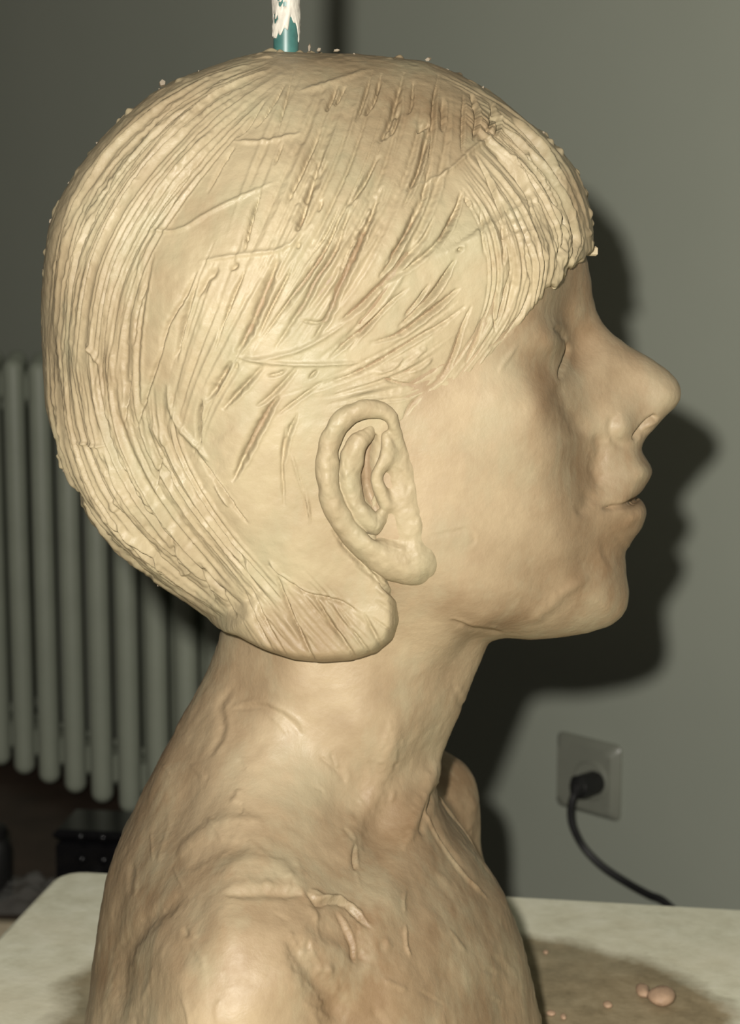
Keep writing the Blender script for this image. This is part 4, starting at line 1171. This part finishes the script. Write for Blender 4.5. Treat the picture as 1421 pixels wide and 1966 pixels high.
crus = chain([(744, 838, 2, 11), (745, 868, 3, 13), (733, 893, 2, 12), (724, 919, 1, 11), (731, 945, 0, 12), (743, 972, -6, 13)])
lobe = smin(chain([(735, 1056, -14, 24), (775, 1066, -24, 34), (802, 1066, -36, 40)]), chain([(768, 880, -36, 36), (780, 950, -42, 42), (785, 1010, -44, 46)]), 18.0)
E = smin(smin(helix, anti, 4.0), crus, 4.0)
E = smin(E, lobe, 22.0)
V, Fc = surface_nets(E, (ea[0], eb[0], eh[0]), H3)
V, Fc = keep_largest(V, Fc)
V = relax(V, Fc, 4)
nz = noise3(V / 30) * 4.5 + noise3(V / 13 + 7) * 2.0 + noise3(V / 6 + 17) * 0.7
V[:, 2] += nz * 0.8; V[:, 0] += noise3(V / 24 + 30) * 3.5; V[:, 1] += noise3(V / 24 + 50) * 3.0
W = np.full(len(V), 350.0)
for _ in range(5):
    ma, mb_ = med_of(V[:, 0], V[:, 1], W)
    W = sample(blur(W_surf, 8), ma, mb_) + 6
X, Y, Z = at_y(V[:, 0], V[:, 1], D - (W + V[:, 2]) * PX)
EV = np.stack([X, Y, Z], 1)
for side in (0, 1):
    P = EV.copy(); Q = Fc
    vol = np.einsum('ij,ij->', P[Q[:, 0]], np.cross(P[Q[:, 1]], P[Q[:, 2]]))
    if side:
        P[:, 1] = 2 * D - P[:, 1]
    n_ = normals(P, Q)
    if np.mean((P - P.mean(0)) * n_) < 0:
        Q = Q[:, ::-1]
    e = new_mesh('ear', P - np.array(bust.location), Q, M_HAIR)
    e.parent = bust
    set_tone(e, np.full(len(V), 0.22))

# ------------------------------------------------------------------ clay shavings and burrs left on the bust
def flake(mb, c, s, el, ang):
    """an irregular little slab"""
    n = 5
    d1 = np.array([math.cos(ang), 0, math.sin(ang)]); d2 = np.array([-math.sin(ang), 0, math.cos(ang)])
    up = np.array([rnd.uniform(-.5, .5), -1, rnd.uniform(-.5, .5)])
    ring = []
    for k in (-1, 1):
        ring.append([np.array(c) + d1 * s * el * math.cos(6.283 * i / n) * rnd.uniform(.7, 1.1) + d2 * s * math.sin(6.283 * i / n) * rnd.uniform(.7, 1.1) + up * k * s * 0.45 for i in range(n)])
    mb.rings(ring)
mb = MB()
loc = np.array(bust.location)
hv = V2
ha, hb = project(hv[:, 0], hv[:, 1], hv[:, 2])
spots = []
top = np.where((np.abs(hv[:, 1] - D) < 0.014) & (hb < 1190))[0]
for i in rnd.sample(list(top), 60):
    spots.append((hv[i], rnd.uniform(0.0003, 0.0007)))
for c, s in spots:
    flake(mb, c - loc, s, rnd.uniform(1.0, 2.6), rnd.uniform(0, 3.14))
for (x, y, s, el, an) in ((594, 92, 0.0009, 3.2, 1.5), (612, 96, 0.0010, 1.5, 0.6), (646, 97, 0.0010, 2.2, 0.1), (312, 160, 0.0020, 1.2, 0.5), (822, 114, 0.0012, 1.5, 0.3), (98, 425, 0.0014, 1.2, 1.2)):
    q = at_y(x, y, D - 0.004)
    flake(mb, np.array([float(v) for v in q]) - loc, s * 0.7, el, an)
sh = mb.build('clay_shavings', M_SCRAP, bust)
sh['kind'] = 'stuff'
# the square nib of clay at the front of the fringe
mb = MB(); q = np.array([float(v) for v in at_y(1135, 482, D - 0.004)]) - loc
mb.box(q, (0.0050, 0.0060, 0.0040), 0.0007)
nib = mb.build('fringe_nib', M_HAIR, bust)

# ------------------------------------------------------------------ rod stuck in the crown
q0 = np.array([float(v) for v in at_y(549, 112, D)]); q1 = np.array([float(v) for v in at_y(550, -160, D)])
rod = thing('painted_rod', 'thin teal rod with flaking white paint sticking up out of the crown', 'rod', tuple(q0))
R0 = 0.0053
mb = MB(); L = q1 - q0
mb.tube([L * t for t in (-0.10, 0.0, 0.4, 0.97, 1.0)], [R0, R0, R0, R0, R0 * 0.7], 24)
mb.build('shaft', M_TEAL, rod, True)
# a skin of old white paint with a torn lower edge
n, m = 72, 26
up = L / np.linalg.norm(L); sx = np.array([1.0, 0, 0]); sy = np.cross(up, sx)
ang = np.linspace(0, 2 * math.pi, n, endpoint=False)
pn = noise3(np.stack([np.cos(ang) * 1.7 + 5, np.sin(ang) * 1.7 + 9, np.full(n, 2.0)], 1))
pn2 = noise3(np.stack([np.cos(ang) * 5 + 5, np.sin(ang) * 5 + 9, np.full(n, 4.0)], 1))
Ltot = np.linalg.norm(L)
low = Ltot * np.clip(0.235 + 0.10 * pn + 0.06 * pn2 - 0.12 * np.abs(np.cos(ang)) ** 3, 0.06, 0.5)
V = []
for i in range(m):
    t = i / (m - 1)
    for j in range(n):
        hgt = low[j] + (Ltot * 0.985 - low[j]) * t
        r = R0 + 0.00055 + 0.0004 * math.sin(9 * ang[j] + 14 * t) * math.sin(31 * t + j * 0.3)
        V.append(up * hgt + (sx * math.cos(ang[j]) + sy * math.sin(ang[j])) * r)
V = np.array(V)
Q = []
for i in range(m - 1):
    for j in range(n):
        k = (j + 1) % n
        c = math.sin(ang[j] * 3 + i * 0.55 + 1.0) * math.sin(i * 0.83 + 2.1 * math.cos(ang[j]) + 0.4)
        if c > 0.80:
            continue                                          # chipped off
        Q.append((i * n + j, i * n + k, (i + 1) * n + k, (i + 1) * n + j))
pl = new_mesh('paint_layer', V, np.array(Q), M_PAINT, None)
pl.parent = rod
pl['label'] = 'flaking white paint'
sm = pl.modifiers.new('thickness', 'SOLIDIFY'); sm.thickness = 0.0004; sm.offset = -1

# ------------------------------------------------------------------ crumbs of clay on the table
def crumb(px, py, rx, ry, label, seed, group=None):
    c = np.array(at_z(px, py, TABLE_Z))
    sc = c[1] / F_PX
    a, bq, hgt = rx * sc, ry * sc * 2.6, min(rx, ry * 1.6) * sc * 0.75
    nu, nv = 14, 8
    rr_ = random.Random(seed); ph = [rr_.uniform(0, 6.28) for _ in range(3)]
    mb = MB(); rings = []
    for i in range(nv + 1):
        t = i / nv
        e = math.sin(math.pi * (0.04 + 0.92 * t))
        rings.append([(a * e * math.cos(w) * (1 + 0.12 * math.sin(2 * w + ph[0]) + 0.08 * math.sin(3 * w + ph[1])),
                       bq * e * math.sin(w) * (1 + 0.12 * math.cos(2 * w + ph[2])), hgt * (1 - math.cos(math.pi * (0.04 + 0.92 * t))))
                      for w in [2 * math.pi * j / nu for j in range(nu)]])
    mb.rings(rings)
    o = mb.build('clay_crumb', M_CRUMB, None, True)
    o.location = (c[0], c[1], TABLE_Z - hgt * 0.006)
    return tag(o, label, 'crumb', group)
crumb(1271, 1927, 27, 14, 'largest oval pink clay crumb on the brown stain', 1, 'clay crumbs on the table')
crumb(1234, 1911, 14, 12, 'smaller round pink clay crumb touching the largest one', 2, 'clay crumbs on the table')
crumb(1058, 1949, 9, 4, 'tiny pink clay crumb beside the foot of the bust', 3, 'clay crumbs on the table')
crumb(1048, 1831, 5, 3, 'tiny clay crumb at the far edge of the stain', 4, 'clay crumbs on the table')
crumb(1167, 1934, 10, 5, 'flat reddish clay crumb left of the two pink ones', 5, 'clay crumbs on the table')
crumb(1082, 1956, 7, 4, 'second tiny pale crumb beside the foot of the bust, nearer the camera', 6, 'clay crumbs on the table')
